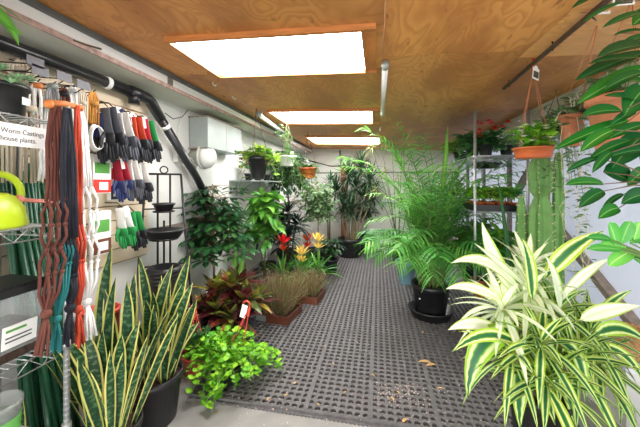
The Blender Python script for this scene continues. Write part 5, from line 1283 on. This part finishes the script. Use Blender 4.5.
# brighter small shrub just below
c = Vector((1.16, 1.36, 0)); t = thing('bright_leaved_shrub', 'shrub with pale bright leaves at the right edge below the dark glossy leaves', 'plant', c)
pot_parts(t, .1, .13, .26, m_terra); st = MB(); lf = MB(); st.tube([(0, 0, .22), (.02, 0, .8), (.03, .03, 1.22)], [.014, .011, .007], 8)
for (bu, bv), (tu, tv), wp in [((612, 240), (587, 238), 7), ((617, 247), (609, 222), 13), ((621, 244), (631, 221), 11), ((622, 250), (588, 249), 8), ((634, 250), (608, 266), 12), ((630, 243), (652, 228), 12), ((634, 240), (640, 222), 10), ((630, 256), (650, 268), 12), ((626, 248), (600, 244), 8), ((640, 255), (660, 262), 12)]:
    d = R.uniform(1.14, 1.22); b = W(bu, bv, d)-c; tp = W(tu, tv, d)-c; lf.leaf_to(b, tp, wp*d/300*1.15, (b+tp)/2+Vector((0, 0, .012)), ELLIP, .14, 7, R.random(), face=(.1, -.8, .6)); o = Vector((.03, .02, 1.15)); st.tube([o, (o+b)/2, b], .003, 5)
st.build('stem', m_stem, t); lf.build('foliage', l_bright, t)

# ---- big variegated dracaena at the front right
c = W(541, HV, 1.72); c.z = 0; t = thing('variegated_dracaena', 'large white and green striped dracaena in a black pot at the front right', 'plant', c)
pot_parts(t, .13, .165, .33, m_black, n=36); st = MB(); lf = MB(); lp = MB(); R = rnd(56); random.seed(56)
crowns = [(500, 300, 1.66), (528, 285, 1.72), (556, 305, 1.72), (590, 325, 1.68), (540, 335, 1.52), (575, 350, 1.55), (510, 345, 1.58), (600, 355, 1.66), (545, 372, 1.48), (528, 262, 1.8)]
for k, (u, v, d) in enumerate(crowns):
    p = W(u, v, d)-c; p.x *= .95; o = Vector((p.x*.2, p.y*.2, .3)); st.tube([o, (o+p)/2+Vector((p.x*.1, 0, -.02)), p], [.014, .012, .009], 8)
    rosette(lp if k in (0, 1, 9) else lf, p-Vector((0, 0, .07)), 28, .38, .046, -.3, 1.3, 1.2, LANCE, 160+k, .12, 8, lmin=.6)
big = [((517, 295), (482, 222), (488, 262), 30, 1), ((520, 292), (451, 263), (488, 248), 22, 1), ((508, 305), (446, 289), (470, 280), 18, 1), ((530, 290), (474, 243), (498, 262), 12, 1), ((518, 330), (467, 398), (470, 330), 34, 0), ((545, 278), (604, 231), (566, 246), 24, 0),
       ((580, 320), (641, 306), (606, 308), 22, 1), ((540, 350), (555, 425), (535, 360), 34, 0), ((525, 352), (520, 430), (515, 372), 30, 0), ((555, 340), (585, 402), (585, 345), 22, 0), ((580, 345), (620, 425), (625, 360), 24, 0), ((560, 300), (612, 258), (585, 268), 14, 1),
       ((500, 330), (448, 330), (470, 318), 20, 1), ((520, 345), (452, 352), (485, 322), 20, 0), ((595, 335), (650, 345), (620, 318), 22, 0), ((570, 355), (575, 425), (560, 370), 26, 0), ((532, 300), (522, 238), (530, 262), 24, 0), ((560, 310), (545, 255), (556, 275), 20, 1), ((590, 330), (632, 290), (605, 300), 14, 0),
       ((530, 345), (560, 405), (556, 352), 24, 0), ((600, 345), (645, 385), (630, 350), 18, 0), ((505, 345), (478, 372), (480, 340), 20, 0)]
for (bu, bv), (tu, tv), (cu_, cv), wp, pale in big:
    d = 1.58+R.uniform(-.1, .06); b = W(bu, bv, d+.06)-c; tp = W(tu, tv, d-.04)-c; m = W(cu_, cv, d)-c
    (lp if pale else lf).leaf_to(b, tp, wp*d/300*.68, m*1.0, LANCE, .13, 10, R.random(), face=(.1, -.75, .65))
st.build('cane', m_bark, t); lf.build('striped_foliage', l_drac, t); lp.build('pale_foliage', l_drac_pale, t)
# coir pot on a white crate behind it
c = W(625, HV, 1.96); c.z = 0; t = thing('storage_crate', 'white crate behind the striped dracaena at the right edge', 'crate', c, .1)
e = MB(); e.box((0, 0, .18), (.24, .3, .36), taper=1.06); e.build('box', m_white, t); e = MB(); e.box((0, 0, .375), (.28, .34, .03)); e.build('lid', m_bluegrey, t)
t = thing('coir_basket', 'brown coir basket on the white crate behind the striped dracaena', 'basket', (c.x-.0, c.y-.02, .392))
e = MB(); e.lathe([(.07, 0), (.09, .07), (.1, .16), (.11, .165), (.105, .18), (.092, .17), (.07, .03), (0, .02)], n=28); e.build('basket', m_coir, t); e = MB(); e.lathe([(0, .14), (.085, .135)], n=20); e.build('soil', m_soil, t)

# ---- spider plant hanging just out of view at the upper left
c = Vector((-1.42, .72, 2.03)); t = hang('hanging_plant', 'bright green strap leaved hanging plant dipping in at the top left corner', 'hanging plant', c, .08, .11, .12, m_black, (c.x, c.y, ceil_z(c.x)-.03), 3, m_darkbark)
e = MB(); random.seed(58); rosette(e, (0, 0, .11), 14, .3, .022, .1, 1.2, 1.0, STRAP, 58, .15, 6)
for (u0, v0), (u1, v1), (u2, v2), w in (((-30, -18), (19, 46), (8, 2), 12), ((-30, 0), (24, 37), (8, 20), 6), ((-28, -25), (34, -6), (5, -20), 7)):
    e.leaf_to((0, 0, .11), W(u1, v1, .96)-c, w/300, W(u2, v2, .96)-c, STRAP, .12, 9, .6, face=(.5, -.8, .4))
e.build('foliage', l_strap, t)

# ---- dry leaves and crumbs on the mats
R = rnd(61); first = None; random.seed(61)
for k, (u, v, s) in enumerate(((424, 362, .12), (430, 365, .10), (262, 352, .03), (333, 363, .03), (325, 346, .03), (423, 332, .05), (440, 388, .05), (398, 392, .04), (373, 375, .04), (392, 398, .05), (295, 383, .04), (286, 395, .035), (318, 404, .03), (268, 399, .04), (345, 392, .03), (357, 342, .03), (386, 272, .06), (405, 420, .06))):
    p = onZ(u, v, .024)
    if first is None:
        e = MB(); e.leaf((-.5, 0, .0), (1, 0, .05), 1.0, .34, .2, LANCE, .25, 6, 0, .5); first = e.build('dry_leaf', m_dry); o = first
        tag(o, 'small curled dry leaf lying on the black rubber mats', 'dry leaf', 'dry leaves on the mats')
    else: o = copy_thing(first)
    o.location = p; o.scale = (s, s, s); o.rotation_euler = (0, 0, R.random()*6.28)
e = MB()
for k in range(420):
    if k < 150: u, v = R.gauss(400, 18), R.gauss(393, 7)
    else: u, v = R.uniform(230, 560), 260+165*R.random()**.7
    p = onZ(u, max(250, min(440, v)), .019); e.box(p, (R.uniform(.003, .010), R.uniform(.003, .009), .004), Matrix.Rotation(R.random()*3, 3, 'Z'))
tag(e.build('leaf_crumbs', m_crumb), 'pale crumbs of dead leaf and grit strewn over the black mats', 'debris', None, 'stuff')

# ================================================================== CAMERA AND LIGHT
cam = bpy.data.cameras.new('camera'); co = bpy.data.objects.new('camera', cam); C.objects.link(co)
co.location = (0, 0, EYE); co.rotation_euler = (PI/2, 0, YAW); cam.sensor_width = 36; cam.lens = F/640*36; cam.shift_y = (HV-213.5)/640; cam.clip_start = .02
bpy.context.scene.camera = co
w = bpy.data.worlds.new('world'); bpy.context.scene.world = w; w.use_nodes = True; nt = w.node_tree; nt.nodes.clear()
bg = nt.nodes.new('ShaderNodeBackground'); ow = nt.nodes.new('ShaderNodeOutputWorld'); bg.inputs[0].default_value = (.93, .97, 1, 1); bg.inputs[1].default_value = 1.05; nt.links.new(bg.outputs[0], ow.inputs[0])
def area(name, loc, target, sx, sy, power, col=(1, 1, 1)):
    l = bpy.data.lights.new(name, 'AREA'); l.shape = 'RECTANGLE'; l.size = sx; l.size_y = sy; l.energy = power; l.color = col
    o = bpy.data.objects.new(name, l); C.objects.link(o); o.location = loc; o.rotation_euler = (Vector(target)-Vector(loc)).to_track_quat('-Z', 'Y').to_euler(); return o
area('doorway_daylight', (1.6, -1.6, 2.3), (.0, 3.0, .9), 2.2, 2.0, 14)
area('ceiling_fill', (.2, -1.4, .15), (0, 2.6, 2.3), 3.2, 1.6, 60)  # unseen fill lamp added to brighten the ceiling from below
sl = bpy.data.lights.new('front_fill_sun', 'SUN'); sl.energy = 1.1; sl.angle = math.radians(22); sl.color = (1, .97, .92)  # soft sun added behind the camera as frontal fill for the interior
so = bpy.data.objects.new('front_fill_sun', sl); C.objects.link(so); so.location = (-1, -4, 3); so.rotation_euler = Vector((.12, 1, -.16)).to_track_quat('-Z', 'Y').to_euler()
sc = bpy.context.scene; sc.view_settings.view_transform = 'Standard'; sc.view_settings.look = 'None'; sc.view_settings.exposure = 0.62; sc.view_settings.gamma = 1.0
